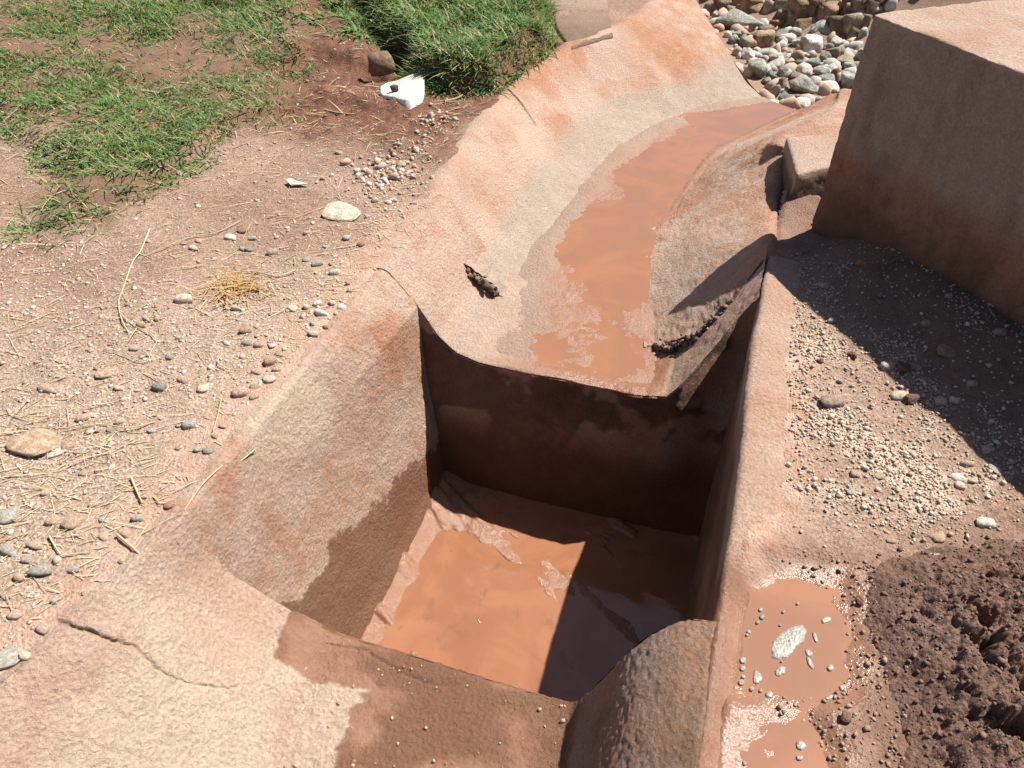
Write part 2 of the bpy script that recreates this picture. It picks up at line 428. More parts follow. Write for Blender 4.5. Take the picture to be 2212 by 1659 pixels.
ZW = -.012               # level of the puddle beside the right rim
def H(x, y, detail=True):
    """height of the ground sheet"""
    x = np.asarray(x, float); y = np.asarray(y, float)
    d = -poly_sd(x, y, HOLE)                               # distance outside the masonry
    a, nn = to_an(x, y)
    left = nn < -0.4
    z = np.zeros_like(x)
    r = -.6 * x + .8 * y
    away = smooth(.05, .5, d)
    z = z + .28 * smooth(3.5, 8.0, r) * left
    z = z + .022 * fbm(x * 1.3, y * 1.3, 3, 1) * away
    z = z + .010 * fbm(x * 6, y * 6, 3, 2) * away
    # soil meets the rim unevenly
    rim = np.where(left, -.012, -.022) + .010 * fbm(x * 9, y * 9, 3, 5)
    z = z + rim * (1 - smooth(.0, np.where(left, .07, .26), d)) - .03 * smooth(.032, .018, d)
    # turf lifted above the bare soil
    t = poly_sd(x, y, TURF) + .16 * fbm(x * 3, y * 3, 4, 8)
    z = z + .065 * smooth(-.03, .09, t) * (.75 + .35 * fbm(x * 5, y * 5, 3, 9))
    c = poly_sd(x, y, CLUMP) + .05 * fbm(x * 6, y * 6, 3, 11)
    z = z + .17 * smooth(-.01, .12, c) * smooth(.03, .2, d) * (.9 + .25 * fbm(x * 4, y * 4, 3, 12))
    # gully beside the thick grass clump, small hole under the weeds
    g = line_d(np.stack([x, y, np.zeros_like(x)], -1), PX([(735, 20), (800, 85), (850, 120), (885, 155)]))
    z = z - .15 * np.exp(-(g / .085) ** 2)
    h = np.hypot(x - P(812, 168)[0], (y - P(812, 168)[1]))
    z = z - .10 * np.exp(-(h / .07) ** 2)
    w = poly_sd(x, y, WEED) + .08 * fbm(x * 5, y * 5, 3, 14)
    z = z + .06 * smooth(-.05, .12, w)
    # small soil ledges in the upper middle
    for pl, hh in (([(870, 318), (930, 335), (985, 340)], .035), ([(700, 215), (790, 225), (840, 235)], .04)):
        q = line_d(np.stack([x, y, np.zeros_like(x)], -1), PX(pl)); z = z + hh * np.exp(-(q / .10) ** 2) * (1 + .6 * fbm(x * 14, y * 14, 3, 15))
    # right hand side: falls a little beside the ledge, humps, puddles
    lg = np.hypot(x - 1.33, y - 3.0)
    z = z - .12 * np.exp(-(lg / .30) ** 2) * (~left)
    bl = np.hypot((x - 1.95), (y - 1.75) * .7)
    z = z + .05 * np.exp(-(bl / .5) ** 2) * (~left)
    for pp in (PUD1, PUD2):
        s = poly_sd(x, y, pp) + .03 * fbm(x * 10, y * 10, 3, 21)
        if pp is PUD1: sp_ = s
        else: sp_ = np.maximum(sp_, s)
    near = smooth(-.22, -.10, sp_) * (~left) * smooth(.02, .05, d)
    tgt = ZW - .024 * smooth(-.005, .06, sp_) + .020 * smooth(.005, -.10, sp_) + .005 * fbm(x * 16, y * 16, 3, 23)
    z = z + (tgt - z) * near
    bd = (x - 1.352) * .943 + (y - 3.112) * .333
    z = z + .065 * smooth(-.55, -.03, bd) * (~left) * smooth(3.35, 2.85, y) * smooth(.05, .4, d)
    m = poly_sd(x, y, MUDP)
    z = z + .02 * smooth(0, .2, m)
    if detail:
        gr = smooth(-.05, .1, t) * left
        red = smooth(-.1, .1, poly_sd(x, y, REDZ))
        k = .25 + .75 * smooth(.0, .12, d)
        z = z + (.0045 * fbm(x * 22, y * 22, 3, 31) + .003 * fbm(x * 70, y * 70, 2, 32)) * k * (1 + 1.6 * red + .8 * gr)
    s = poly_sd(x, y, DROP)
    bed = bed_h(x, y)
    z = np.where(s > -.05, z + (bed - z) * smooth(-.05, -.03, s), z)
    return z

def bed_h(x, y):
    s = .75 * x + .66 * y
    return -.98 + .78 * np.clip(s - 8.5, 0, 2.6) + .05 * fbm(x * 1.5, y * 1.5, 2, 40)

def PG(u, v, it=6):
    """point of the ground sheet seen at (u, v)"""
    z = 0.0
    for _ in range(it):
        p = P(u, v, z); z = float(H(np.array([p[0]]), np.array([p[1]]), False)[0])
    return P(u, v, z)

# ---------------------------------------------------------------- ground sheet
def axis(lo, hi, steps):
    out = [lo]
    while out[-1] < hi: out.append(out[-1] + steps(out[-1]))
    return np.array(out)
xs = np.concatenate([-np.geomspace(70, 4.3, 26)[:-1], axis(-4.3, 2.6, lambda v: .0125 if -1.9 < v < 2.0 else .019), np.geomspace(2.65, 70, 34)])
ys = np.concatenate([-np.geomspace(40, .4, 18)[:-1], axis(-.4, 8.2, lambda v: .05 if v < .3 else (.011 if v < 3.2 else (.016 if v < 5 else .026))), np.geomspace(8.25, 90, 40)])
gx, gy = np.meshgrid(xs, ys, indexing='ij')
gz = H(gx.ravel(), gy.ravel()).reshape(gx.shape)
gv = np.stack([gx, gy, gz], -1)
X, Y = gx.ravel(), gy.ravel()
gd = -poly_sd(X, Y, HOLE)
ga, gn = to_an(X, Y)
gleft = gn < -.4
A = {}
A["redsoil"] = np.clip(smooth(-.25, .15, poly_sd(X, Y, REDZ) + .2 * fbm(X * 3, Y * 3, 3, 50)), 0, 1) * gleft
A["tan"] = smooth(3.4, 2.2, Y - .25 * X + .5 * fbm(X * 2, Y * 2, 3, 51)) * gleft
tsd = poly_sd(X, Y, TURF)
A["grassy"] = np.maximum(smooth(-.12, .1, tsd + .14 * fbm(X * 3, Y * 3, 3, 52)), smooth(-.03, .05, poly_sd(X, Y, CLUMP))) * .8
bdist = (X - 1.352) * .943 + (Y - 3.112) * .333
block_shade = smooth(-.62, -.30, bdist + .12 * fbm(X * 5, Y * 5, 3, 59)) * ~gleft * (gd > .03) * (Y < 3.6)  # dark red soil by the block, darkened further to deepen its shadow
A["gravelly"] = (1 - .85 * block_shade) * smooth(-.06, .10, poly_sd(X, Y, GRAVR) + .14 * fbm(X * 5, Y * 5, 4, 53)) * ~gleft * (.15 + .85 * smooth(-.15, .18, fbm(X * 7, Y * 7, 4, 54)))
A["pinkrim"] = smooth(.26, .10, gd + .07 * fbm(X * 6, Y * 6, 3, 55)) * np.where(gleft, .55, .95) * (Y < 3.2)
dsd = poly_sd(X, Y, DAMPR) + .035 * fbm(X * 9, Y * 9, 3, 56)
A["damp"] = np.maximum(smooth(-.10, .09, dsd + .05 * fbm(X * 25, Y * 25, 3, 63)), block_shade * (.80 + .2 * fbm(X * 9, Y * 9, 3, 60)))  # damp by the puddle, plus the block's shadow put into the soil colour
psd = np.maximum(poly_sd(X, Y, PUD1), poly_sd(X, Y, PUD2)) + .03 * fbm(X * 12, Y * 12, 3, 57)
psd = np.where(gn < .34, np.maximum(psd, dsd * .9 - .06), psd)
A["sheen"] = smooth(-.12, -.04, psd) * smooth(-.02, .04, dsd)
inside = poly_sd(.25 * (gv[:-1, :-1] + gv[1:, :-1] + gv[:-1, 1:] + gv[1:, 1:])[..., 0].ravel(), .25 * (gv[:-1, :-1] + gv[1:, :-1] + gv[:-1, 1:] + gv[1:, 1:])[..., 1].ravel(), HOLE)
cw = np.clip(gv[1:, 1:, 0] - gv[:-1, :-1, 0], 0, 1).ravel()
F = grid_faces(len(xs), len(ys))[inside < -.016]
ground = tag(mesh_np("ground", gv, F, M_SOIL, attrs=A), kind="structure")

# ---------------------------------------------------------------- concrete basin (the catch pit)
def conc(name, g, parent, red=0.3, wet=0.0, grey=0.0, dirt_shade=0.0, sheen=0.0, cream=0.0, rough=((6, .007), (34, .0022), (120, .0012)), up=(0, 0, 1), seed=0, skirt=True):
    g0 = g
    g = roughen(g, rough, up, seed)
    nu, nv = g.shape[:2]
    full = lambda q: (q(g0) if callable(q) else np.full((nu, nv), q)).ravel()
    at = {k: np.clip(full(q), 0, 1) for k, q in (("red", red), ("wet", wet), ("grey", grey), ("dirt_shade", dirt_shade), ("sheen", sheen), ("cream", cream))}
    return mesh_np(name, g, grid_faces(nu, nv), M_CON, parent, attrs=at)

def cf(g, s, seed=0, o=4):                               # blotches over a surface
    return 1.7 * fbm3(g * s, o, seed)

basin = thing("catch_basin", "deep square reddish concrete catch basin half in shadow with orange water at its bottom", "catch basin", (0, 0, 0))
A0, A1, ZF = 1.035, 2.333, -1.03
# left wall, battered, seen lit; wet from below along a ragged tide line
avals = np.linspace(.97, A1 + .012, 240)
w0 = np.array([(-1.42, -.035), (-1.33, -.004), (-1.278, .002), (-1.258, -.010), (-1.245, -.05), (-1.21, -.20), (-1.155, -.50), (-1.06, -.94), (-1.03, -1.01), (-.95, -1.07)])
w1 = np.array([(-1.42, -.035), (-1.33, -.004), (-1.285, .0), (-1.262, -.006), (-1.205, -.072), (-1.146, -.150), (-1.118, -.50), (-1.056, -.94), (-1.03, -1.01), (-.95, -1.07)])
g = np.stack([[AN(a, n, z) for n, z in lin(w0 + (w1 - w0) * float(smooth(1.5, 2.3, a)), 190)] for a in avals])
def tide(g):
    a, n = to_an(g[..., 0], g[..., 1])
    lvl = np.interp(a, [.98, 1.08, 1.3, 1.57, 2.15, 2.35], [-.37, -.47, -.60, -.62, -.79, -.84]) + .09 * fbm(a * 8, g[..., 2] * 8, 5, 61, .6) + .035 * fbm(a * 40, g[..., 2] * 30, 4, 62, .7)
    return np.clip(.85 * smooth(.010, -.010, g[..., 2] - lvl) + .15 * smooth(.07, -.10, g[..., 2] - lvl), 0, 1)
conc("left_wall", g, basin, red=lambda g: .22 + .26 * cf(g, 2.6, 3) + .50 * np.exp(-((to_an(g[..., 0], g[..., 1])[0] - 2.05 + .5 * g[..., 2]) / .20) ** 2) * smooth(-.75, -.15, g[..., 2]) + .20 * smooth(.1, .5, cf(g * np.array([9, 9, 1.5]), 1.2, 6)),
     cream=lambda g: .75 * smooth(-.2, .4, cf(g, 2.2, 5)), wet=tide, rough=((6, .007), (40, .003), (130, .0018)), up=(1, 0, .3), seed=4)
# right wall with its top rim
avals = np.linspace(0, 2.90, 520)
pr = lin(np.array([(.09, -1.10), (.118, -1.02), (.126, -.6), (.134, -.25), (.136, -.05), (.139, -.014), (.150, .000), (.18, .001), (.21, -.002), (.26, -.010), (.34, -.035)]), 150)
g = np.stack([[AN(a, n + .006 * math.sin(a * 5), z - .03 * float(smooth(1.40, 1.28, a)) * float(smooth(.175, .26, n))) for n, z in pr] for a in avals])
conc("right_wall", g, basin, red=lambda g: .22 + .3 * cf(g, 5.0, 7) + .4 * smooth(-.05, -.3, g[..., 2]), dirt_shade=lambda g: .85 * smooth(-.01, -.2, g[..., 2]) * (.75 + .3 * cf(g, 4, 8)),  # face darkened below the rim, its shade painted in
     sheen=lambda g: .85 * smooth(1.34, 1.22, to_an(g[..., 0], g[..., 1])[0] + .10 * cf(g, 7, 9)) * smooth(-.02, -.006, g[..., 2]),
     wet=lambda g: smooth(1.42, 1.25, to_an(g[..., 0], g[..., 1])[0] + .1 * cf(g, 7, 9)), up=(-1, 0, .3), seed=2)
# far cross section (n, z) and the wall under it, leaning back towards its right top
far_prof = np.array([(-1.40, -.03), (-1.33, -.004), (-1.285, .0), (-1.262, -.006), (-1.205, -.072), (-1.146, -.148), (-1.07, -.275), (-.99, -.350), (-.90, -.369), (-.75, -.378), (-.5, -.383), (-.30, -.381), (-.21, -.374), (-.125, -.362), (-.08, -.31), (.02, -.17), (.125, -.02), (.139, .0)])
fp = lin(far_prof, 230)
def a_lip(n, z): return A1 + .243 * float(smooth(-.40, .02, z)) * (n > -.35) + (.006 * math.sin(n * 9) + .003 * math.sin(n * 31)) * float(smooth(-1.1, -.95, n))
zz = np.linspace(0, 1, 110)
def far_row(n, zt):
    al = a_lip(n, zt); zb = ZF - .06
    return [AN(2.235 + (al - 2.235) * t, n, zb + (zt - zb) * t) for t in zz]
g = np.stack([far_row(n, zt) for n, zt in fp])
conc("far_wall", g, basin, red=.6, dirt_shade=lambda g: .80 + .22 * cf(g, 3, 11) - .75 * smooth(.05, .3, cf(g, 6, 12)) * smooth(-.80, -.5, g[..., 2]) + .25 * smooth(-.6, -.9, g[..., 2]),  # mud coat, darkened further to paint in the wall's shade
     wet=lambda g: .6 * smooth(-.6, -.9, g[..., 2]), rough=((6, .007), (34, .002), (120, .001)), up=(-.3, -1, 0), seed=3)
# apron beyond the far wall: same trough section, extruded to the outlet channel
tv = np.concatenate([[-.004, .006, .016, .03], np.linspace(.05, 1.0, 66)])
def apron_pt(n, z, t):
    al = a_lip(n, z); r_ = max(0.0, 1 - (t + .004) / .02)
    return AN(al + t * (2.99 - al), n, z - .010 * r_ * r_ * (z < -.1) - .016 * float(smooth(.06, .18, t)) * float(smooth(-.362, -.374, z)))
g = np.stack([[apron_pt(n, z, t) for n, z in fp] for t in tv])
G_APR = g
conc("apron", g, basin, red=lambda g: .32 + .3 * cf(g, 4, 13), grey=lambda g: .55 * smooth(-.30, -.35, g[..., 2]) * smooth(-.3, .4, cf(g, 3, 15)),
     wet=lambda g: smooth(-.355, -.372, g[..., 2]) * smooth(-.85, -.6, to_an(g[..., 0], g[..., 1])[1]) * .65,
     sheen=lambda g: smooth(-.35, -.372, g[..., 2]) * smooth(-.95, -.55, to_an(g[..., 0], g[..., 1])[1] + .15 * cf(g, 6, 16)),
     rough=((6, .007), (40, .003), (130, .0018)), seed=4)
# floor: silt rising along the left wall, streaks of mud that stand just out of the water
u = np.linspace(A0 - .06, 2.27, 230); w = np.linspace(-1.07, .14, 210)
ga_, gn_ = np.meshgrid(u, w, indexing='ij')
isl = fbm((ga_ * .5 - gn_ * .9) * 3.1, (ga_ + gn_ * .6) * 9, 4, 70)
zf = ZF - .020 + .040 * np.clip((-.935 - gn_ + .03 * fbm(ga_ * 5, gn_ * 5, 3, 71)) / .10, 0, 1.1) + .014 * smooth(2.02, 2.24, ga_ + .05 * fbm(ga_ * 6, gn_ * 6, 2, 72)) + .0215 * smooth(.0, .6, isl) * smooth(1.12, 1.4, ga_) + .012 * smooth(-.45, -1.0, gn_) * smooth(1.7, 2.2, ga_)
zf = zf + .0026 * fbm(ga_ * 26, gn_ * 26, 4, 73)
g = np.stack([gn_ * .952 + ga_ * .306, ga_ * .952 - gn_ * .306, zf], -1)
conc("floor", g, basin, red=.7, wet=1.0, sheen=1.0, rough=((40, .0014), (150, .0014)), seed=5)
# near wall below the sill
g = np.stack([[AN(A0, n, ZF - .06 + (ZL - .012 - ZF + .06) * t) for t in np.linspace(0, 1, 40)] for n in np.linspace(-1.2, .14, 60)])
conc("near_wall", g, basin, red=.6, dirt_shade=.7, up=(0, 1, 0), seed=6)

# ---------------------------------------------------------------- inlet trough on the near side
inlet = thing("inlet_channel", "pale concrete inlet trough with a wet brown bed sloping into the basin at the bottom", "channel", (0, 0, 0))
CR1 = PX([(590, 1415), (669, 1399), (709, 1391), (748, 1399), (787, 1403), (827, 1430), (874, 1455), (906, 1467), (945, 1481), (985, 1479)], ZL)
# bed
u = np.linspace(-.2, A0 + .008, 300); w = np.linspace(-1.0, -.09, 150)
ga_, gn_ = np.meshgrid(u, w, indexing='ij')
zb = ZL + .003 * fbm(ga_ * 8, gn_ * 8, 3, 80) - .02 * np.exp(-((A0 + .008 - ga_) / .012) ** 2) + .006 * smooth(.62, .55, np.hypot((ga_ - .62), (gn_ + .42) * 1.0) * 4) 
zb = zb + .05 * smooth(-.86, -1.0, gn_)
g = np.stack([gn_ * .952 + ga_ * .306, ga_ * .952 - gn_ * .306, zb], -1)
g[..., 2] -= .007 * np.exp(-(line_d(g, CR1) / .0045) ** 2)
WETB = PX([(640, 1310), (700, 1320), (860, 1390), (1300, 1480), (1300, 1900), (640, 1900), (722, 1659), (742, 1600), (757, 1560), (752, 1530), (785, 1515), (775, 1497), (792, 1492), (745, 1478), (700, 1478), (640, 1460), (600, 1440)], ZL)
def bedwet(g):
    return smooth(-.006, .008, poly_sd(g[..., 0].ravel(), g[..., 1].ravel(), WETB).reshape(g.shape[:2]) + .010 * cf(g, 18, 82, 4) + .006 * cf(g, 70, 83, 3))
conc("bed", g, inlet, cream=lambda g: .7 * (1 - bedwet(g)), red=lambda g: .1 + .35 * cf(g, 5, 83), wet=lambda g: bedwet(g), grey=lambda g: .35 * smooth(.0, .4, cf(g, 4, 84)) * bedwet(g),
     sheen=lambda g: .75 * bedwet(g) * smooth(-.35, .25, cf(g, 5, 85) + .3 * (to_an(g[..., 0], g[..., 1])[1] + .6)), rough=((10, .004), (50, .0028), (140, .0022)), seed=7)
# left bank: steep beside the basin, flaring outward towards the viewer, broken by a long crack
na = 520
avals = np.linspace(-.3, A0 + .003, na)
st = np.array([(-.7, -1.70, -1.62, -.89), (-.2, -1.60, -1.48, -.89), (.25, -1.52, -1.385, -.89), (.49, -1.46, -1.335, -.89), (.78, -1.39, -1.268, -.90), (1.0, -1.40, -1.262, -.955), (1.09, -1.40, -1.260, -.97)])
rows = []
for a in avals:
    n_out, n_top, n_bot = (np.interp(a, st[:, 0], st[:, k]) for k in (1, 2, 3))
    steep = smooth(.6, 1.09, a)
    pts = np.array([(n_out, -.035), (n_top - .02, .0), (n_top, -.004 - .004 * steep), (n_top + (.06 - .02 * steep), -.04 - .11 * steep), ((n_top + n_bot) / 2 - .035 * steep, -.195 - .07 * steep), (n_bot - .05, -.345), (n_bot + .02, -.374), (n_bot + .10, -.383)])
    q = cr(pts, 230)
    rows.append([AN(a, n, z) for n, z in q])
g = np.array(rows)
def on_bank(lst):                                       # crack traced on the bank: nearest bank vertex along the sight line
    out = []
    gp = g.reshape(-1, 3); rel = gp - np.array([0, 0, CAM_H])
    dep = rel[:, 1] * CP - rel[:, 2] * SP
    uu = CU + rel[:, 0] / dep * FPX; vv = CV - (rel[:, 1] * SP + rel[:, 2] * CP) / dep * FPX
    for (a_, b_) in lst: out.append(gp[np.argmin((uu - a_) ** 2 + (vv - b_) ** 2)])
    return np.array(out)
CRK = on_bank([(110, 1345), (150, 1352), (200, 1366), (245, 1385), (290, 1397), (320, 1425), (345, 1448), (375, 1464), (400, 1475), (455, 1480), (495, 1487), (540, 1478), (575, 1460), (592, 1445), (596, 1420)])
upper = np.concatenate([CRK[:, :2], on_bank([(700, 1340), (600, 1100), (300, 1150)])[:, :2]])
sd = poly_sd(g[..., 0].ravel(), g[..., 1].ravel(), upper).reshape(g.shape[:2])
sdn = sd + .006 * fbm3(g * 60, 3, 90)
nrm = normals(g); nrm *= np.sign(nrm[..., 2:3])
fade = smooth(.12, .42, np.linalg.norm(g[..., :2] - CRK[-1][:2], axis=-1))
g = g + nrm * ((.009 * smooth(-.003, .003, sdn) * smooth(.5, .06, sd) * (.0 + 1.0 * fade ** 2) - .008 * (.35 + .65 * smooth(-.2, .4, fbm3(g * 9, 2, 97))) * np.exp(-((sdn) / .0032) ** 2))[..., None])
conc("left_bank", g, inlet, red=lambda g: .10 + .38 * cf(g, 3.5, 91) + .12 * smooth(.0, .1, sd), cream=lambda g: .75 * smooth(-.5, .3, cf(g, 2.5, 98)) * smooth(1.0, .85, to_an(g[..., 0], g[..., 1])[0]) , wet=lambda g: np.maximum(.0, bedwet(g) * smooth(-.30, -.36, g[..., 2])), rough=((6, .008), (30, .0028), (110, .0016)), seed=8)
# right bank: planar near the viewer, swelling to a rounded hump where it ends at the basin
def hump(a):
    k = float(smooth(.55, 1.03, a))
    return cr(np.array([(-.22, -.384), (-.165, -.378), (-.135, -.335), (-.09, -.255 + .02 * k), (-.03, -.165 + .055 * k), (.02, -.105 + .06 * k), (.07, -.055 + .045 * k), (.115, -.018 + .012 * k), (.14, -.003), (.16, -.012)]), 130)
tv = np.concatenate([np.linspace(.1, .9, 220), np.linspace(.905, 1.035, 40)])
g = np.stack([[AN(a + (.10 * float(smooth(-.16, .13, n)) if a > .9 else .10 * float(smooth(-.16, .13, n)) * float(smooth(.3, .9, a))), n + .02 * min(1, (1.035 - a) / .3) * (1 - float(smooth(-.12, .13, n))), z) for n, z in hump(a)] for a in tv])
gh = g[-1].copy()
conc("right_bank", g, inlet, red=lambda g: .55 + .2 * cf(g, 5, 95), dirt_shade=lambda g: .45 + .3 * cf(g, 8, 96), wet=lambda g: smooth(-.33, -.365, g[..., 2]), rough=((7, .004), (45, .0014), (110, .0026)), seed=9)  # hump darkened in colour for the grazing light
g = np.stack([[np.array([p[0], p[1], p[2] + (-.6 - p[2]) * t]) for t in np.linspace(0, 1, 24)] for p in gh])
conc("end_face", g, inlet, red=.6, dirt_shade=.8, up=(0, 1, 0), seed=10)

# ---------------------------------------------------------------- outlet channel curving away to the rubble
outlet = thing("outlet_channel", "curved sunlit concrete channel carrying thin orange water away from the basin", "channel", (0, 0, 0))
up3 = np.array([0, 0, 1.0])
def side(pts, k, dist, dz):
    t = np.gradient(pts, axis=0); t[:, 2] = 0; t /= np.linalg.norm(t, axis=1, keepdims=True)
    nrm = np.cross(t, up3) * k
    q = pts + nrm * dist; q[:, 2] = pts[:, 2] + dz; return q
out = side(L0, -1, .14, -.03)
midA = L0 * .66 + L1 * .34 + np.array([0, 0, -.012]); midB = L0 * .28 + L1 * .72 + np.array([0, 0, -.028])
und = L1 + (L1 - L0) * .12; und[:, 2] = L1[:, 2] - .012
midA[0] = AN(2.765, -1.166, -.158); midB[0] = AN(2.775, -1.030, -.258); L0[0] = AN(2.75, -1.27, -.014); L1[0][2] = -.338
net = np.stack([out, L0, midA, midB, L1, und], 1)          # [7, 6, 3]
g = patch(net, 300, 130)
g = g + normals(g) * np.sign(normals(g)[..., 2:3]) * (.020 * fbm3(g * 26, 4, 119) * smooth(.06, .0, np.linspace(0, 1, g.shape[0])[:, None]) * smooth(.2, .6, np.linspace(0, 1, g.shape[1])[None]))[..., None]
edge_end = lambda g: np.linspace(0, 1, g.shape[0])[:, None] * np.ones(g.shape[1])[None]
def lbgrey(g):
    return smooth(-.21, -.31, g[..., 2] + .04 * cf(g, 3, 100)) * .85
conc("left_bank", g, outlet, red=lambda g: .40 + .50 * cf(g, 2.4, 101, 4) + .25 * smooth(.55, .9, edge_end(g)) - .25 * smooth(.4, .1, edge_end(g)) + .3 * np.exp(-((edge_end(g) - .13) / .05) ** 2) * smooth(-.28, -.08, g[..., 2]), grey=lbgrey,
     rough=((2.2, .022), (8, .007), (40, .0022), (130, .0013)), seed=11)
G_BANK = roughen(g, ((2.2, .022), (8, .007)), (0, 0, 1), 11)
ge = np.stack([g[0] + np.array([0, 0, -1.0]) * t * .09 - AN(1, 0, 0) * 0.012 * t for t in np.linspace(0, 1, 8)])
conc("end_face", ge, outlet, red=.5, dirt_shade=.8, rough=((30, .008), (90, .004)), up=(0, -1, 0), seed=12)
ge = np.stack([g[-1] + np.array([.03, .03, -.5]) * t for t in np.linspace(0, 1, 10)])
conc("spill_edge", ge, outlet, red=.4, up=(1, 1, 0), seed=13)
# bed with a shallow dish
c0 = AN(2.9, -.95, -.506); c1 = AN(2.84, -.20, -.506)
Lb = np.concatenate([[AN(2.362, -.93, ZL - .008)], [AN(2.56, -.93, ZL - .002)], L1[1:] + np.array([0, 0, -.006])]); Rb = np.concatenate([[AN(2.372, -.20, ZL - .008)], [AN(2.50, -.21, ZL - .004)], R1[1:] + np.array([0, 0, -.006])])
Lx = Lb + (Lb - Rb) * .08; Rx = Rb + (Rb - Lb) * .08
m1 = Lb * .7 + Rb * .3 + np.array([0, 0, -.003]); m2 = Lb * .3 + Rb * .7 + np.array([0, 0, -.008])
netb = np.stack([Lx, Lb, m1, m2, Rb, Rx], 1)
gb = patch(netb, 400, 120)
lowf = fbm(gb[..., 0] * 3.2, gb[..., 1] * 3.2, 4, 110)
tt = np.linspace(0, 1, 400)[:, None]; vv_ = np.linspace(0, 1, 120)[None]
gb[..., 2] += .010 * lowf + .0035 * fbm(gb[..., 0] * 11, gb[..., 1] * 11, 4, 111) * smooth(.35, .15, tt) + .012 * np.exp(-((vv_ - .16) / .14) ** 2) * (1 - .3 * tt) * smooth(.10, .3, tt) + .010 * np.exp(-((vv_ - .93) / .07) ** 2) * smooth(.3, .5, tt)
conc("bed", gb, outlet, red=lambda g: .3 + .3 * cf(g, 4, 112), grey=lambda g: .55 + .3 * cf(g, 3, 113), wet=lambda g: .35 + .0 * g[..., 0], sheen=lambda g: smooth(.14, .36, vv_ + .12 * cf(g, 6, 115) - .10 * smooth(.2, .0, tt)) * .9 + 0 * g[..., 0],
     rough=((40, .0025), (130, .0015)), seed=14)
# right bank
RB0 = RB1 - (RB2 - RB1) * .10; RB0[:, 2] = RB1[:, 2] - .012
mA = RB1 * .62 + RB2 * .38 + np.array([0, 0, .010]); mB = RB1 * .25 + RB2 * .75 + np.array([0, 0, .022])
mA[0] = P(1500, 718, -.262); mB[0] = P(1580, 640, -.115)
RB3 = RB2 + np.array([.12, -.03, -.03]); RB3[1:4] += np.array([-.07, 0, -.08]); RB3[5] += np.array([.3, -.1, 0]); RB3[6] += np.array([.4, -.2, .04]); RB3[4] += np.array([.32, -.03, .0])
RB3[0] = RB2[0] + np.array([.10, .0, -.03])
netr = np.stack([RB0, RB1, mA, mB, RB2, RB3], 1)
gr_ = patch(netr, 260, 130)
endl = np.linspace(0, 1, 260)[:, None] * np.ones(130)[None]
ch = smooth(.10, .0, endl)
ch = ch * np.linspace(1.0, .0, 130)[None] ** .7
gr_ = gr_ + normals(gr_) * (np.sign(normals(gr_)[..., 2:3])) * (.016 * fbm3(gr_ * 30, 4, 120) * ch - .010 * smooth(.05, .0, endl) * smooth(.25, .8, np.linspace(0, 1, 130))[None])[..., None]
conc("right_bank", gr_, outlet, red=lambda g: .48 + .38 * cf(g, 3, 121, 4) + .25 * smooth(.6, .9, endl), grey=lambda g: .22 * smooth(.35, .05, endl + .12 * cf(g, 5, 122)) * smooth(-.03, -.2, g[..., 2]) + .12 * smooth(.3, .0, endl), rough=((3, .016), (9, .008), (40, .004), (120, .0022)), seed=15)
def onto_apron(row, back):
    a_, n_q = to_an(row[:, 0], row[:, 1]); zb = np.minimum(np.interp(n_q, fp[:, 0], fp[:, 1]) - .012, row[:, 2] - .004)
    return np.stack([np.stack([row[:, 0] - back * .306 * t, row[:, 1] - back * .952 * t, row[:, 2] + (zb - row[:, 2]) * t], -1) for t in np.linspace(0, 1, 12)])
ge = onto_apron(gr_[0], .03)
conc("end_face", ge, outlet, red=.3, dirt_shade=.9, rough=((30, .010), (90, .006)), up=(0, -1, 0), seed=16)
ge = np.stack([gr_[-1] + np.array([.05, .06, -.5]) * t for t in np.linspace(0, 1, 10)])
conc("spill_edge", ge, outlet, red=.5, up=(1, 1, 0), seed=17)

# ---------------------------------------------------------------- water
def sheet(name, poly, z, mat, n=60):
    """flat water polygon, fan-triangulated on a dense outline"""
    bm = bmesh.new(); vs = [bm.verts.new((p[0], p[1], z if np.isscalar(z) else z[i])) for i, p in enumerate(poly)]
    f = bm.faces.new(vs); f.normal_update()
    if f.normal.z < 0: f.normal_flip()
    bmesh.ops.triangulate(bm, faces=bm.faces[:])
    me = bpy.data.meshes.new(name); bm.to_mesh(me); bm.free(); me.materials.append(mat)
    o = bpy.data.objects.new(name, me); COL.objects.link(o); return tag(o, kind="structure")
sheet("basin_water", [AN(A0 - .02, -1.05), AN(2.26, -1.05), AN(2.26, .14), AN(A0 - .02, .14)], ZF, M_WATER)
# channel water follows the fall of the bed; the uneven bed gives it its outline
mw = patch(netb, 400, 120)
gw = mw.copy(); gw[..., 2] = mw[:, 60:61, 2] + .0085 - .0085 * smooth(.26, .10, np.linspace(0, 1, 400)[:, None])
tq = np.linspace(0, 1, 400)[:, None]
sheet_f = grid_faces(400, 120).reshape(399, 119, 4)[6:, 13:107].reshape(-1, 4)
wst = tag(mesh_np("stream_water", gw, sheet_f, M_STREAM), kind="structure")
Z_PUD = ZW
sheet("puddle_water", [AN(.30, .165), AN(.30, .62), AN(.62, .62), AN(1.0, .58), AN(1.33, .52), AN(1.33, .165)], ZW, M_PUD)

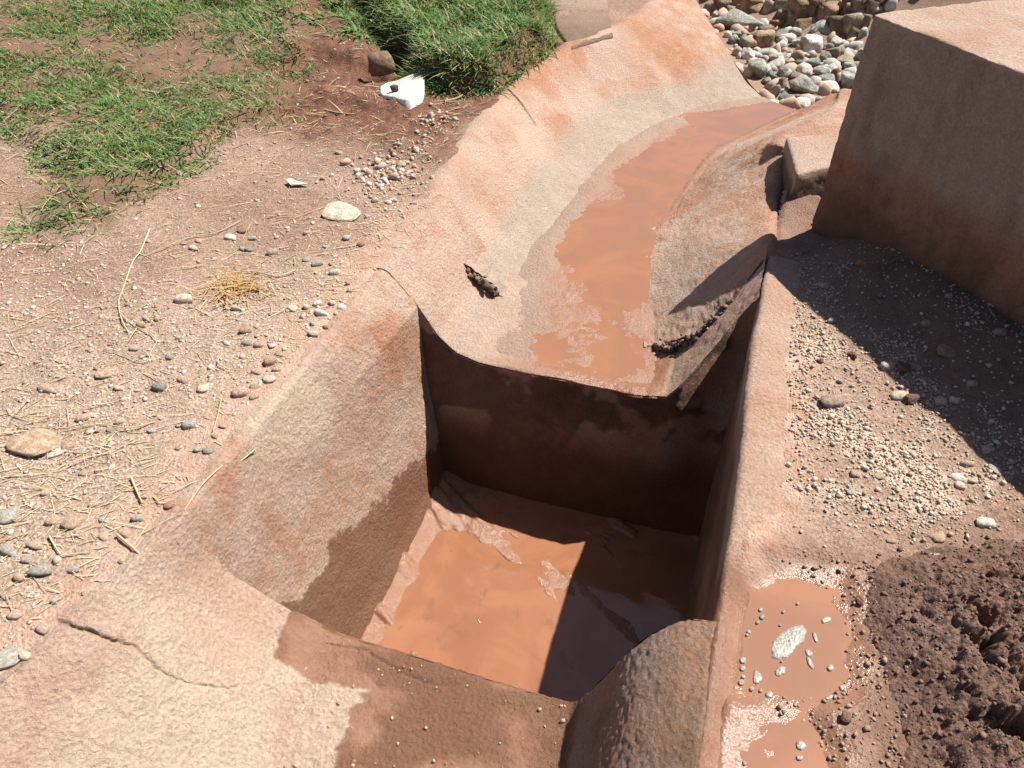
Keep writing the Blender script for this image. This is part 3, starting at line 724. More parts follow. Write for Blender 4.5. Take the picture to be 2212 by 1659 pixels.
# ---------------------------------------------------------------- big concrete block with its ledge
def hexa(name, bot, top, mat, parent, bev=.03, cuts=24, attrs=None, amps=((5, .008), (22, .0045), (80, .002)), seed=0):
    bm = bmesh.new()
    vb = [bm.verts.new(p) for p in bot]; vt = [bm.verts.new(p) for p in top]
    n = len(bot)
    bm.faces.new(vb[::-1]); bm.faces.new(vt)
    for i in range(n): bm.faces.new((vb[i], vb[(i + 1) % n], vt[(i + 1) % n], vt[i]))
    bmesh.ops.recalc_face_normals(bm, faces=bm.faces[:])
    bmesh.ops.bevel(bm, geom=bm.edges[:] , offset=bev, segments=3, affect='EDGES', profile=.5)
    for _ in range(cuts):
        long = [e for e in bm.edges if e.calc_length() > .035 * (1 if cuts > 4 else 2)]
        if not long: break
        bmesh.ops.subdivide_edges(bm, edges=long, cuts=1, use_grid_fill=True)
        if len(bm.verts) > 60000: break
    bmesh.ops.triangulate(bm, faces=bm.faces[:])
    bm.normal_update()
    co = np.array([v.co[:] for v in bm.verts]); nn_ = np.array([v.normal[:] for v in bm.verts])
    d = sum(am * fbm3(co * sc, 2, seed + int(sc)) for sc, am in amps)
    co = co + nn_ * d[:, None]
    fc = np.array([[v.index for v in f.verts] for f in bm.faces]); bm.free()
    return mesh_np(name, co, fc, mat, parent, attrs={k: np.clip(fn(co), 0, 1) for k, fn in (attrs or {}).items()})

block = thing("concrete_block", "large weathered concrete block with its shaded stained face towards the basin at upper right", "concrete block", (1.386, 3.19, 0))
def rel(pts): return [tuple(np.asarray(p) - np.array([1.386, 3.19, 0])) for p in pts]
C = np.array([1.352, 3.112]); d1 = np.array([.333, -.943]); d2 = np.array([.943, .333])
ft = [C, C + d1 * 2.7, C + d1 * 2.7 + d2 * 1.5, C + d2 * 1.5]
Cb = C + d1 * .0 - d2 * .015
fb = [Cb, Cb + d1 * 2.7, C + d1 * 2.7 + d2 * 1.5, C + d2 * 1.5]
off = np.array([1.386, 3.19, 0])
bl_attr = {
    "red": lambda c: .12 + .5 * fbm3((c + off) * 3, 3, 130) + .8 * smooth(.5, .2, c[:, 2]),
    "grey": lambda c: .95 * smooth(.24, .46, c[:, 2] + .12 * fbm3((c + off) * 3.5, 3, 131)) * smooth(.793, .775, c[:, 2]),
    "dirt_shade": lambda c: (.60 * smooth(.34, .08, c[:, 2] + .18 * fbm3((c + off) * np.array([3.5, 3.5, 2]), 3, 132)) + .35 * smooth(.08, .4, fbm3((c + off) * np.array([5, 5, 3]), 4, 133)) + .22 * smooth(.1, .4, fbm3((c + off) * np.array([22, 22, 4.0]), 4, 135))) * smooth(.793, .775, c[:, 2]),
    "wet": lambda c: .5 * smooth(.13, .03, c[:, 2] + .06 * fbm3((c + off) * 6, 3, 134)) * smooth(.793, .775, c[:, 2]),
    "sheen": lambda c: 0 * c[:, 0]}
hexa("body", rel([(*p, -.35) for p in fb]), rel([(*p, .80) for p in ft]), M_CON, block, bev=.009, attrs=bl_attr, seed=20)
lt = [P(1722, 376, .07), P(1806, 356, .075), P(1830, 285, .08) + np.array([.1, .05, 0]), P(1700, 298, .055)]
lb = [p.copy() for p in lt]
for p in lb: p[2] = -.35
lb[0] += np.array([-.02, -.02, 0]); lb[1] += np.array([0, -.03, 0])
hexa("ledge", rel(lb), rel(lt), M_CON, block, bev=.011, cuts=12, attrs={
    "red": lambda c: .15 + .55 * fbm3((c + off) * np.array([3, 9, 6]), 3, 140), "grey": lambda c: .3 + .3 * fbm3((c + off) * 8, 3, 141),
    "dirt_shade": lambda c: .85 * smooth(.03, -.02, c[:, 2] + .03 * fbm3((c + off) * 10, 3, 142)), "wet": lambda c: .5 * smooth(-.04, -.10, c[:, 2]), "sheen": lambda c: 0 * c[:, 0]}, seed=22)

slab = thing("concrete_slab", "greyish pink flat concrete slab beside the thick grass at the top of the left bank", "concrete slab", tuple(P(1260, 60, .05)))
o_ = P(1260, 60, .05)
sp = [P(1234, 103, .035), P(1326, 75, .04), P(1314, 5, .06), P(1305, -60, .08), P(1172, -60, .08), P(1188, 10, .06), P(1204, 62, .045)]
sb = [np.array([p[0], p[1], -.12]) for p in sp]
hexa("body", [tuple(p - o_) for p in sb], [tuple(p - o_) for p in sp], M_CON, slab, bev=.014, cuts=6, attrs={
    "red": lambda c: .22 + .5 * fbm3(c * np.array([8, 3, 5]), 3, 150), "grey": lambda c: .25 + .5 * fbm3(c * 5, 3, 151), "dirt_shade": lambda c: .7 * smooth(-.02, -.06, c[:, 2] - .05), "wet": lambda c: 0 * c[:, 0], "sheen": lambda c: 0 * c[:, 0]}, seed=24)

# ---------------------------------------------------------------- stones
def rock_mesh(name, seed, sub=3, planes=13, sharp=30.0, rough=.05, boxy=0.0, mat=None):
    r = np.random.default_rng(seed)
    bm = bmesh.new(); bmesh.ops.create_icosphere(bm, subdivisions=sub, radius=1.0)
    v = np.array([x.co[:] for x in bm.verts]); v /= np.linalg.norm(v, axis=1, keepdims=True)
    f = np.array([[x.index for x in q.verts] for q in bm.faces]); bm.free()
    nn_ = r.normal(size=(planes, 3)); nn_ /= np.linalg.norm(nn_, axis=1, keepdims=True); dd = r.uniform(.60, 1.0, planes)
    if boxy:
        ax = np.array([[1, 0, 0], [-1, 0, 0], [0, 1, 0], [0, -1, 0], [0, 0, 1], [0, 0, -1.0]]) + r.normal(size=(6, 3)) * .13
        ax /= np.linalg.norm(ax, axis=1, keepdims=True)
        nn_ = np.concatenate([ax, nn_[:5]]); dd = np.concatenate([r.uniform(.70, .85, 6), r.uniform(.95, 1.1, 5)])
    dots = v @ nn_.T
    inv = np.maximum(dots, 0) / dd[None]
    rad = 1.0 / (np.sum(inv ** sharp, 1) ** (1 / sharp) + 1e-6)
    rad = np.minimum(rad, 1.35)
    p = v * rad[:, None]
    p = p * (1 + rough * fbm3(p * 2.6 + seed, 3, seed))[:, None]
    p -= (p.max(0) + p.min(0)) / 2; p /= (p.max(0) - p.min(0)).max() / 2
    return mesh_np(name, p, f, mat, smooth_sh=(sub >= 3), link=False)

def put(name, me, loc, size, rz=0, tilt=(0, 0), color=(.5, .4, .3)):
    o = bpy.data.objects.new(name, me); COL.objects.link(o)
    o.location = loc; o.scale = (size[0] / 2, size[1] / 2, size[2] / 2); o.rotation_euler = (tilt[0], tilt[1], rz); o.color = (*color, 1)
    return o

RUB = [rock_mesh("rubble_rock", 100 + i, 3, 10, 60, .10, mat=M_RUB) for i in range(9)]
BOX = [rock_mesh("squared_rock", 200 + i, 3, 12, 24, .08, boxy=1, mat=M_RUB) for i in range(7)]
STN = [rock_mesh("small_rock", 300 + i, 2, 9, 70, .10, boxy=i % 2, mat=M_STONE) for i in range(10)]

PAL = {'G': (.50, .51, .44), 'g': (.33, .345, .29), 'B': (.40, .27, .17), 'b': (.30, .215, .15), 'C': (.52, .41, .28), 'W': (.76, .73, .66), 'D': (.20, .215, .19), 'R': (.33, .165, .10), 'K': (.42, .32, .27)}
riprap = [(440, 270, 460, 240, 'G'), (420, 420, 220, 90, 'G'), (360, 500, 150, 100, 'G'), (510, 530, 200, 150, 'g'), (600, 450, 120, 80, 'B'), (740, 500, 220, 180, 'B'), (765, 390, 170, 100, 'b'), (950, 440, 180, 120, 'g'), (1110, 410, 180, 150, 'G'), (960, 215, 125, 140, 'b'), (1120, 230, 200, 150, 'C'), (1240, 310, 250, 140, 'B'), (1000, 330, 90, 90, 'g'), (1380, 260, 100, 90, 'g'), (1450, 400, 330, 210, 'G'), (1650, 320, 205, 180, 'b'), (1850, 300, 205, 200, 'C'), (2010, 260, 120, 140, 'b'), (1480, 190, 145, 190, 'B'), (1600, 130, 210, 150, 'B'), (1790, 150, 115, 160, 'b'), (1920, 110, 155, 190, 'b'), (2070, 110, 135, 180, 'b'), (970, 75, 190, 165, 'C'), (1200, 90, 255, 230, 'B'), (1370, 90, 190, 200, 'B'), (1540, 30, 150, 110, 'b'), (800, 110, 165, 180, 'C'), (650, 150, 190, 140, 'B'), (720, 230, 110, 100, 'R'), (590, 60, 250, 150, 'B'), (420, 25, 160, 100, 'B'), (240, 50, 210, 150, 'b'), (80, 110, 160, 160, 'b'), (330, 130, 175, 100, 'B'), (455, 120, 130, 100, 'B'), (870, 320, 155, 115, 'R'), (1140, 550, 115, 90, 'G'), (900, 610, 195, 120, 'g'), (740, 660, 250, 110, 'G'), (530, 690, 205, 140, 'W'), (930, 730, 250, 150, 'G'), (1050, 690, 95, 100, 'G'), (1170, 720, 165, 140, 'C'), (1320, 580, 205, 190, 'W'), (1450, 590, 95, 90, 'B'), (1560, 600, 125, 90, 'g'), (1650, 530, 195, 140, 'G'), (1800, 610, 225, 215, 'G'), (1860, 430, 155, 140, 'b'), (1980, 440, 115, 140, 'G'), (1600, 670, 175, 120, 'K'), (1510, 720, 185, 110, 'g'), (1740, 790, 225, 150, 'C'), (1560, 820, 250, 120, 'W'), (1350, 790, 165, 140, 'g'), (1180, 820, 120, 110, 'D'), (850, 820, 205, 130, 'G'), (700, 790, 140, 70, 'B'), (660, 880, 235, 180, 'g'), (830, 950, 130, 120, 'D'), (985, 900, 155, 130, 'g'), (1090, 800, 160, 100, 'R'), (1140, 950, 145, 110, 'K'), (1270, 910, 150, 120, 'W'), (1460, 910, 225, 120, 'G'), (1640, 930, 175, 120, 'B'), (1790, 860, 145, 120, 'G'), (1520, 1010, 230, 170, 'g'), (1770, 1030, 205, 190, 'G'), (1550, 1100, 235, 130, 'W'), (1350, 1020, 100, 100, 'B'), (1270, 1090, 390, 210, 'G'), (960, 1080, 95, 160, 'K'), (860, 1050, 155, 130, 'g'), (1010, 1240, 175, 150, 'D'), (1200, 1310, 210, 140, 'W'), (1250, 1230, 300, 100, 'g'), (880, 1150, 130, 150, 'g'), (1950, 700, 105, 150, 'G'), (1900, 830, 95, 130, 'G'), (1060, 1320, 100, 60, 'W'), (140, 200, 110, 110, 'G'), (380, 590, 80, 60, 'G'), (1660, 20, 120, 80, 'b'), (1780, 25, 110, 90, 'B'), (1930, 10, 170, 70, 'B'), (2150, 40, 100, 120, 'b'), (1480, 60, 130, 120, 'b'), (1700, 80, 110, 120, 'B'), (1850, -30, 170, 120, 'b'), (1650, -50, 170, 120, 'B'), (1430, -30, 180, 120, 'B'), (1200, -60, 200, 130, 'b'), (2060, -30, 150, 130, 'b'), (960, -50, 180, 120, 'b'), (720, -40, 180, 110, 'B'), (480, -50, 180, 100, 'b'), (240, -40, 180, 100, 'B'), (40, -20, 150, 100, 'b'), (780, 570, 90, 60, 'B'), (1250, 700, 90, 60, 'G'), (1400, 880, 90, 70, 'G'), (1700, 450, 140, 70, 'B'), (560, 780, 100, 80, 'g'), (760, 1010, 110, 90, 'g')]
SPECIAL = {(440, 270): "largest pale grey rubble stone below the brown stones beside the channel's left bank", (1200, 1310): "bright white stone nearest the tip of the channel mouth", (1270, 1090): "largest grey-green stone low in the rubble just behind the white one at the channel mouth", (530, 690): "smooth white stone tucked against the sloping edge of the left bank", (1200, 90): "largest tan squared stone in the upper stone pile", (740, 500): "orange-tan cube-like stone in the middle of grey rubble near the left bank", (1450, 400): "big pale grey angular stone at the rubble's upper right near the concrete block", (1180, 820): "small nearly black stone in the centre of the rubble", (1850, 300): "cream squared stone in the pile beside the block's top corner", (1550, 1100): "flat white stone in front of the right bank's end", (1560, 820): "long whitish stone right of the rubble's centre", (1320, 580): "white-topped cube stone in the middle of the grey rubble", (1010, 1240): "dark grey-green stone beside the end of the left bank at the channel mouth", (720, 230): "small rusty red stone behind the largest pale grey stone"}
GL = {'G': "pale grey-green rubble stone heaped beyond the channel mouth", 'g': "mid grey rough rubble stone heaped beyond the channel mouth", 'B': "tan brown stone in the heap above the grey rubble", 'b': "dull dark brown stone in the heap above the grey rubble", 'C': "cream coloured angular stone in the rubble heap", 'W': "whitish stone among the grey rubble", 'D': "dark greenish stone low in the grey rubble", 'R': "reddish earthy stone among the rubble", 'K': "pinkish grey stone among the grey rubble"}
GG = {k: v.split(" stone")[0] + " stones of the rubble heap" for k, v in GL.items()}
RSHORT = [((440, 270), "the largest pale grey stone"), ((1200, 1310), "the white stone at the channel tip"), ((1270, 1090), "the largest grey-green stone"), ((530, 690), "the white stone by the left bank"), ((1200, 90), "the largest tan squared stone"), ((740, 500), "the orange-tan cube-like stone"), ((1450, 400), "the big pale angular stone"), ((1180, 820), "the nearly black stone"), ((1850, 300), "the cream squared stone"), ((1550, 1100), "the flat white stone"), ((1560, 820), "the long whitish stone"), ((1320, 580), "the white-topped cube stone"), ((1010, 1240), "the dark stone at the left bank's end"), ((720, 230), "the small rusty red stone"), ((2080, 170), "the concrete block's top corner"), ((1860, 950), "the shaded block's edge"), ((100, 230), "the top of the left bank's edge"), ((620, 950), "the middle of the left bank's edge")]
GS = {'G': "pale grey-green rubble stone", 'g': "mid grey rubble stone", 'B': "tan brown heap stone", 'b': "dull dark brown heap stone", 'C': "cream angular stone", 'W': "whitish rubble stone", 'D': "dark greenish rubble stone", 'R': "reddish earthy stone", 'K': "pinkish grey rubble stone"}
RUSED = set()
def place_label(u_, v_, what, marks, used):
    """say where it lies by the nearest landmark, no two alike"""
    for (lu, lv, nm) in sorted(marks, key=lambda m: math.hypot(m[0] - u_, (m[1] - v_) * 1.3)):
        dx, dy = u_ - lu, v_ - lv
        if math.hypot(dx, dy) < 4: continue
        words = ("just " if math.hypot(dx, dy) < 45 else "") + (("right of" if dx > 0 else "left of") if abs(dx) > abs(dy) * 1.2 else ("in front of" if dy > 0 else "behind"))
        lab = "%s %s %s" % (what, words, nm)
        if lab not in used and len(lab.split()) <= 16:
            used.add(lab); return lab
    return what
for (zx, zy, ww, hh, cc) in riprap:
    u_, v_ = 1524 + zx * .1722, zy * .1722
    dr = ray(u_, v_); ts = np.linspace(5, 14, 700); q_ = np.array([0, 0, CAM_H]) + dr * ts[:, None]
    over = q_[:, 2] - bed_h(q_[:, 0], q_[:, 1]) - hh * .1722 / FPX * ts * .30
    t = ts[np.argmax(over < 0)] if (over < 0).any() else 13.0
    p = np.array([0, 0, CAM_H]) + dr * t; z = p[2]; hw = ww * .1722 / FPX * t; hz_ = hh * .1722 / FPX * t
    up_pile = cc in 'BbC' and v_ < 75
    sz = np.array([hw * 1.28, min(hw, hz_ * 1.3) * random.uniform(1.1, 1.4), hz_ * 1.32])
    col = np.array(PAL[cc]) * random.uniform(.88, 1.12)
    me = random.choice(BOX if up_pile or (zx, zy) in ((740, 500), (1320, 580)) else RUB)
    o = put("rubble_stone", me, (p[0], p[1], z), sz, random.uniform(-.45, .45), (random.uniform(-.25, .25), random.uniform(-.25, .25)), col)
    lab = SPECIAL.get((zx, zy))
    RM = [(1524 + k[0] * .1722, k[1] * .1722, n_) for k, n_ in RSHORT]
    tag(o, lab or place_label(u_, v_, GS[cc], RM, RUSED), "stone", None if lab else GG[cc])
# small filler rubble between them, as one mass
def scatter_mesh(name, base_list, pts, sizes, tones, mat, flat=(.6, 1.0), seed=3, kind="stuff", smooth_sh=False, sink=.25):
    r = np.random.default_rng(seed)
    N = len(pts); V = []; Fs = []; T = []
    base_i = r.integers(0, len(base_list), N); offv = 0
    for b, (bv, bf) in enumerate(base_list):
        idx = np.where(base_i == b)[0]; n_ = len(idx)
        if not n_: continue
        ang = r.uniform(0, 2 * np.pi, n_); ca, sa = np.cos(ang), np.sin(ang)
        tl = r.uniform(-.5, .5, n_); ct, stl = np.cos(tl), np.sin(tl)
        s = np.stack([sizes[idx] * r.uniform(.8, 1.25, n_), sizes[idx] * r.uniform(.65, 1.0, n_), sizes[idx] * r.uniform(*flat, n_)], -1)
        q = bv[None] * s[:, None] * .5
        y1 = q[..., 1] * ct[:, None] - q[..., 2] * stl[:, None]; z1 = q[..., 1] * stl[:, None] + q[..., 2] * ct[:, None]
        x2 = q[..., 0] * ca[:, None] - y1 * sa[:, None]; y2 = q[..., 0] * sa[:, None] + y1 * ca[:, None]
        w = np.stack([x2, y2, z1], -1) + pts[idx][:, None]
        w[..., 2] += (s[:, 2] * sink)[:, None]
        V.append(w.reshape(-1, 3)); k = len(bv)
        Fs.append((bf[None] + (np.arange(n_) * k)[:, None, None] + offv).reshape(-1, 3)); offv += n_ * k
        T.append(np.repeat(tones[idx], k))
    o = mesh_np(name, np.concatenate(V), np.concatenate(Fs), mat, smooth_sh=smooth_sh, attrs={"tone": np.concatenate(T)})
    return tag(o, kind=kind)

def lowpoly(seed, sub=1):
    r = np.random.default_rng(seed); bm = bmesh.new(); bmesh.ops.create_icosphere(bm, subdivisions=sub, radius=1.0)
    v = np.array([x.co[:] for x in bm.verts]); f = np.array([[x.index for x in q.verts] for q in bm.faces]); bm.free()
    return v * r.uniform(.58, 1.25, (len(v), 1)), f
LOW = [lowpoly(i) for i in range(6)]
MIDP = [lowpoly(i + 20, 2) for i in range(5)]
MIDP = [(v / np.linalg.norm(v, axis=1, keepdims=True) * (1 + .3 * fbm3(v * 1.3 + i * 5, 2, i))[:, None], f) for i, (v, f) in enumerate(MIDP)]

ANG = []
for i in range(5):
    me_ = rock_mesh("fragment", 400 + i, 2, 9, 40, .1)
    bm = bmesh.new(); bm.from_mesh(me_); ANG.append((np.array([x_.co[:] for x_ in bm.verts]), np.array([[w_.index for w_ in f_.verts] for f_ in bm.faces]))); bm.free(); bpy.data.meshes.remove(me_)
N = 420
q = np.stack([rng.uniform(1.6, 4.6, N), rng.uniform(5.6, 10.5, N)], -1)
ss = .75 * q[:, 0] + .66 * q[:, 1]; q = q[(ss > 5.55) & (poly_sd(q[:, 0], q[:, 1], DROP) > .12)]
scatter_mesh("rubble_fragments", ANG, np.column_stack([q, bed_h(q[:, 0], q[:, 1])]), rng.uniform(.09, .24, len(q)), rng.choice([.4, .4, .6, .8, .8, 1.0], len(q)), M_GRAVEL, seed=8, sink=.1)

# hand-placed stones: (u, v, width px, colour, label or None)
SC = {'p': (.66, .47, .36), 'c': (.82, .70, .55), 't': (.62, .45, .31), 'g': (.54, .50, .44), 'd': (.42, .39, .345), 'w': (.88, .83, .74), 'n': (.58, .55, .48), 'r': (.50, .28, .18), 'v': (.46, .34, .29)}
LST = [(397, 648, 36, 'c', "pale cream stone with holes and a dark shadow left of the orange root tuft"), (105, 840, 42, 'p', "round pinkish stone alone among straw at the far left edge"), (537, 743, 30, 'd', "dark grey angular stone among pink pebbles near the basin's left rim"), (232, 806, 40, 'p', "pale pink flat-lying stone left of the centre of the straw ground"), (698, 678, 38, 'w', "largest whitish stone in the row along the basin's left rim"), (740, 463, 72, 'c', "flat cream stone slab embedded in gravel near the channel corner"), (82, 961, 84, 't', "broad flat tan stone embedded in the straw ground at far left"), (126, 978, 32, 'w', "white oblong stone beside the broad flat tan stone"), (14, 1118, 44, 'g', "rounded grey stone cut off by the left edge"), (364, 1093, 26, 'r', "reddish brown stone close to the straw bundle on the rim"), (155, 1128, 46, 't', "tan oblong stone in the lower left straw"), (85, 1236, 46, 'g', "large greyish white stone low on the left by the crack"), (42, 1250, 32, 'p', None), (55, 1420, 30, 'c', "cream stone beside a blue-grey one in the bottom left corner"), (14, 1424, 44, 'n', "flat blue-grey stone in the bottom left corner"), (448, 976, 26, 'd', "dark blue-grey stone lying near the basin's left rim edge"), (318, 690, 20, 'g', None), (700, 387, 19, 'p', "lone pinkish round stone on fine gravel beside the tiny white scrap"), (498, 514, 22, 'w', "bright white stone under the long dark twig"), (277, 659, 18, 't', None), (340, 690, 18, 't', None), (305, 706, 26, 't', None), (291, 755, 18, 'n', None), (368, 773, 17, 'd', None), (562, 745, 22, 'p', None), (606, 767, 25, 't', None), (584, 782, 28, 't', None), (598, 800, 18, 'p', None), (582, 821, 30, 'c', None), (555, 804, 22, 'p', None), (551, 836, 20, 't', None), (551, 857, 20, 'p', None), (519, 850, 30, 'p', None), (393, 822, 28, 'p', None), (437, 842, 28, 'c', None), (346, 838, 28, 'd', None), (531, 716, 24, 't', None), (553, 708, 17, 't', None), (511, 667, 24, 'c', None), (633, 667, 20, 'c', None), (661, 665, 20, 'c', None), (686, 657, 19, 'w', None), (718, 657, 22, 'c', None), (739, 665, 22, 'w', None), (726, 679, 16, 'c', None), (704, 709, 18, 'r', None), (676, 724, 32, 'c', None), (676, 700, 20, 'g', None), (755, 630, 14, 'p', None), (751, 614, 16, 'p', None), (409, 921, 30, 'n', None), (463, 944, 17, 'r', None), (480, 921, 18, 'p', None), (425, 972, 18, 'n', None), (173, 977, 24, 'g', None), (149, 967, 22, 'p', None), (182, 905, 26, 'p', None), (326, 932, 22, 'g', None), (260, 910, 18, 'g', None), (240, 929, 18, 'd', None), (181, 1023, 16, 'p', None), (299, 1121, 22, 'n', None), (220, 1124, 16, 'n', None), (117, 1126, 26, 't', None), (224, 1160, 26, 'p', None), (271, 1153, 26, 't', None), (75, 1178, 34, 'p', None), (24, 1190, 42, 'g', None), (263, 1215, 20, 'v', None), (161, 1231, 20, 'g', None), (419, 538, 19, 'c', None), (399, 526, 15, 'p', None), (429, 523, 17, 'p', None), (523, 499, 26, 'r', None), (545, 516, 18, 'n', None), (523, 539, 16, 'g', None), (539, 541, 16, 'd', None), (590, 548, 24, 'g', None), (747, 516, 20, 'n', None), (779, 530, 20, 'r', None), (704, 534, 14, 'n', None), (663, 504, 16, 'p', None), (724, 591, 22, 'c', None), (661, 563, 20, 'g', None), (684, 571, 24, 'g', None), (378, 360, 16, 'p', None), (388, 376, 15, 'g', None), (732, 331, 16, 't', None), (822, 339, 16, 't', None), (846, 409, 14, 'p', None), (848, 433, 16, 'w', None), (893, 440, 14, 'g', None), (640, 605, 14, 'p', None), (205, 1090, 20, 'p', None), (310, 1075, 16, 'p', None), (100, 1065, 18, 'p', None), (60, 1210, 20, 'g', None), (118, 1300, 18, 'g', None), (95, 1360, 22, 'p', None), (170, 1330, 16, 'n', None), (35, 1330, 24, 'p', None), (12, 1290, 22, 't', None)]
RST = [(1796, 869, 46, 'v', "brownish grey stone alone on the sunlit gravel right of the basin"), (1940, 858, 34, 'c', "pale angular stone beside a dark clod near the shadow edge"), (1976, 797, 26, 'v', "dark round stone lying right at the shadow edge"), (1899, 967, 28, 'c', "cream oval stone in the middle of the sunlit gravel"), (2093, 1003, 34, 't', "tan blocky stone near the right edge of the gravel"), (2147, 1014, 32, 'n', "flat pale greenish stone near the right edge of the gravel"), (2068, 1036, 28, 'w', None), (2072, 1050, 20, 'c', None), (2133, 973, 22, 'g', None), (1848, 1025, 20, 'p', None), (1899, 1029, 24, 't', "tan stone with a dark shadow above the damp soil"), (1837, 1065, 18, 'g', None), (1917, 792, 28, 'c', None), (2032, 870, 22, 'c', None), (2061, 866, 18, 'c', None), (1814, 825, 14, 'n', None), (1729, 821, 12, 'd', None), (1718, 767, 12, 'g', None), (1924, 1170, 18, 't', None), (2022, 1164, 34, 't', "longish tan stone half buried in the damp soil"), (2129, 1131, 32, 'w', "white stone on the damp soil at the right"), (1994, 1250, 26, 'c', "cream stone at the upper edge of the dark mud clods"), (2014, 1203, 24, 'g', None), (1986, 1219, 24, 'g', None), (1920, 795, 18, 'c', None), (1794, 695, 24, 'g', None), (1740, 545, 18, 'v', None), (1765, 556, 16, 'g', None), (1780, 620, 24, 'g', None), (2045, 760, 34, 'r', "reddish flat stone in the shade of the concrete block"), (2000, 700, 20, 'v', None), (2100, 830, 20, 'g', None), (2160, 720, 24, 'v', None), (1900, 640, 18, 'v', None), (1860, 570, 20, 'r', None), (2050, 640, 16, 'g', None)]
CN = {'p': "pinkish", 'c': "pale cream", 't': "tan", 'g': "light grey", 'd': "dark grey", 'w': "white", 'n': "blue-grey", 'r': "reddish brown", 'v': "brownish purple"}
USED = set()
GMARK = [(512, 620, "the orange dry root tuft"), (397, 648, "the pale holed stone"), (105, 840, "the round pinkish stone at the left edge"), (537, 743, "the dark angular stone near the rim"), (232, 806, "the pale pink flat-lying stone"), (698, 678, "the largest whitish stone by the rim"), (740, 463, "the flat cream slab stone"), (82, 961, "the broad flat tan stone"), (14, 1118, "the grey stone cut by the left edge"), (364, 1093, "the reddish brown stone by the straw"), (155, 1128, "the tan oblong stone at lower left"), (85, 1236, "the large greyish white stone at lower left"), (14, 1424, "the blue-grey corner stone"), (448, 976, "the dark blue-grey stone by the rim"), (700, 387, "the lone pinkish round stone"), (498, 514, "the bright white stone"), (868, 212, "the white plaster lump"), (644, 400, "the tiny white scrap"), (270, 640, "the longest straw stalk"), (225, 1380, "the long concrete crack"), (860, 370, "the grit heap by the channel")]
RMARK = [(1796, 869, "the lone brownish grey stone"), (1940, 858, "the pale angular stone at the shadow edge"), (1976, 797, "the dark round stone at the shadow edge"), (1899, 967, "the cream oval stone"), (2093, 1003, "the tan blocky stone"), (2022, 1164, "the longish tan stone"), (2129, 1131, "the white stone on damp soil"), (1994, 1250, "the cream stone above the mud clods"), (1640, 625, "the end of the basin's right rim"), (1930, 540, "the foot of the concrete block"), (2045, 760, "the reddish flat shaded stone")]
def lay(lst, where):
    for (u_, v_, w_, cc, lab) in lst:
        p = PG(u_, v_); t = np.linalg.norm(p - np.array([0, 0, CAM_H])); w = w_ / FPX * t * 1.05
        flat = .28 if (lab and "flat" in lab) else random.uniform(.5, .75)
        o = put("stone", random.choice(STN), (p[0], p[1], p[2] + w * flat * .08), (w, w * random.uniform(.6, .85) * (1.3 if flat < .3 else 1), w * flat), random.uniform(-.5, .5), (random.uniform(-.2, .2), random.uniform(-.2, .2)), np.array(SC[cc]) * random.uniform(.9, 1.1))
        tag(o, lab or place_label(u_, v_, "%s %s stone" % ("little" if w_ < 20 else "small", CN[cc]), GMARK if u_ < 1200 else RMARK, USED), "stone", None if lab else "small %s stones on the %s" % (CN[cc], where))
lay(LST, "straw-strewn ground left of the basin")
lay(RST, "gravelly ground right of the basin")
for (u_, v_, w_, lab) in [(1968, 866, 30, "dark brown earth clod beside a pale stone on the gravel"), (1948, 800, 40, "crumbly brown earth clod at the edge of the block's shadow"), (1840, 770, 22, "small brown earth clod on the gravel below the shadow edge"), (1772, 783, 16, "tiny brown earth clod near the pink rim of the basin"), (1826, 1553, 30, "glistening dark clod in the wet gravel beside the puddle"), (1856, 1302, 24, "small square brown clod at the right edge of the foamy puddle")]:
    p = PG(u_, v_); t = np.linalg.norm(p - np.array([0, 0, CAM_H])); w = w_ / FPX * t
    me = rock_mesh("clod", int(u_), 3, 16, 6, .35, mat=M_MUD)
    tag(put("earth_clod", me, (p[0], p[1], p[2] + w * .2), (w, w * .85, w * .65), random.uniform(0, 3)), lab, "earth clod")

# ---------------------------------------------------------------- gravel (uncountable)
def throw(n, box, dens):
    x = rng.uniform(box[0], box[1], n); y = rng.uniform(box[2], box[3], n)
    k = rng.uniform(0, 1, n) < dens(x, y)
    return x[k], y[k]
def outside(x, y): return smooth(.0, .04, -poly_sd(x, y, HOLE))
def dens_left(x, y):
    d = -poly_sd(x, y, HOLE); a, n_ = to_an(x, y)
    v = .16 + .62 * smooth(-.1, .45, fbm(x * 2.2, y * 2.2, 3, 160))
    v = v * (n_ < -.6) * smooth(.05, -.15, poly_sd(x, y, TURF)) * smooth(.05, -.1, poly_sd(x, y, CLUMP))
    v = v * (1 - .75 * smooth(-.1, .1, poly_sd(x, y, REDZ)))
    return v * smooth(.02, .14, d) * (poly_sd(x, y, DROP) < -.3)
x, y = throw(60000, (-2.4, .6, .5, 5.2), dens_left)
keep = rng.uniform(0, 1, len(x)) < np.clip(2.6 / np.hypot(x, y), .35, 1); x, y = x[keep], y[keep]
sz = np.clip(rng.lognormal(math.log(.0095), .42, len(x)), .004, .032)
scatter_mesh("gravel", LOW, np.column_stack([x, y, H(x, y)]), sz, rng.uniform(0, 1, len(x)), M_GRAVEL, flat=(.35, .7), seed=4, sink=.08)
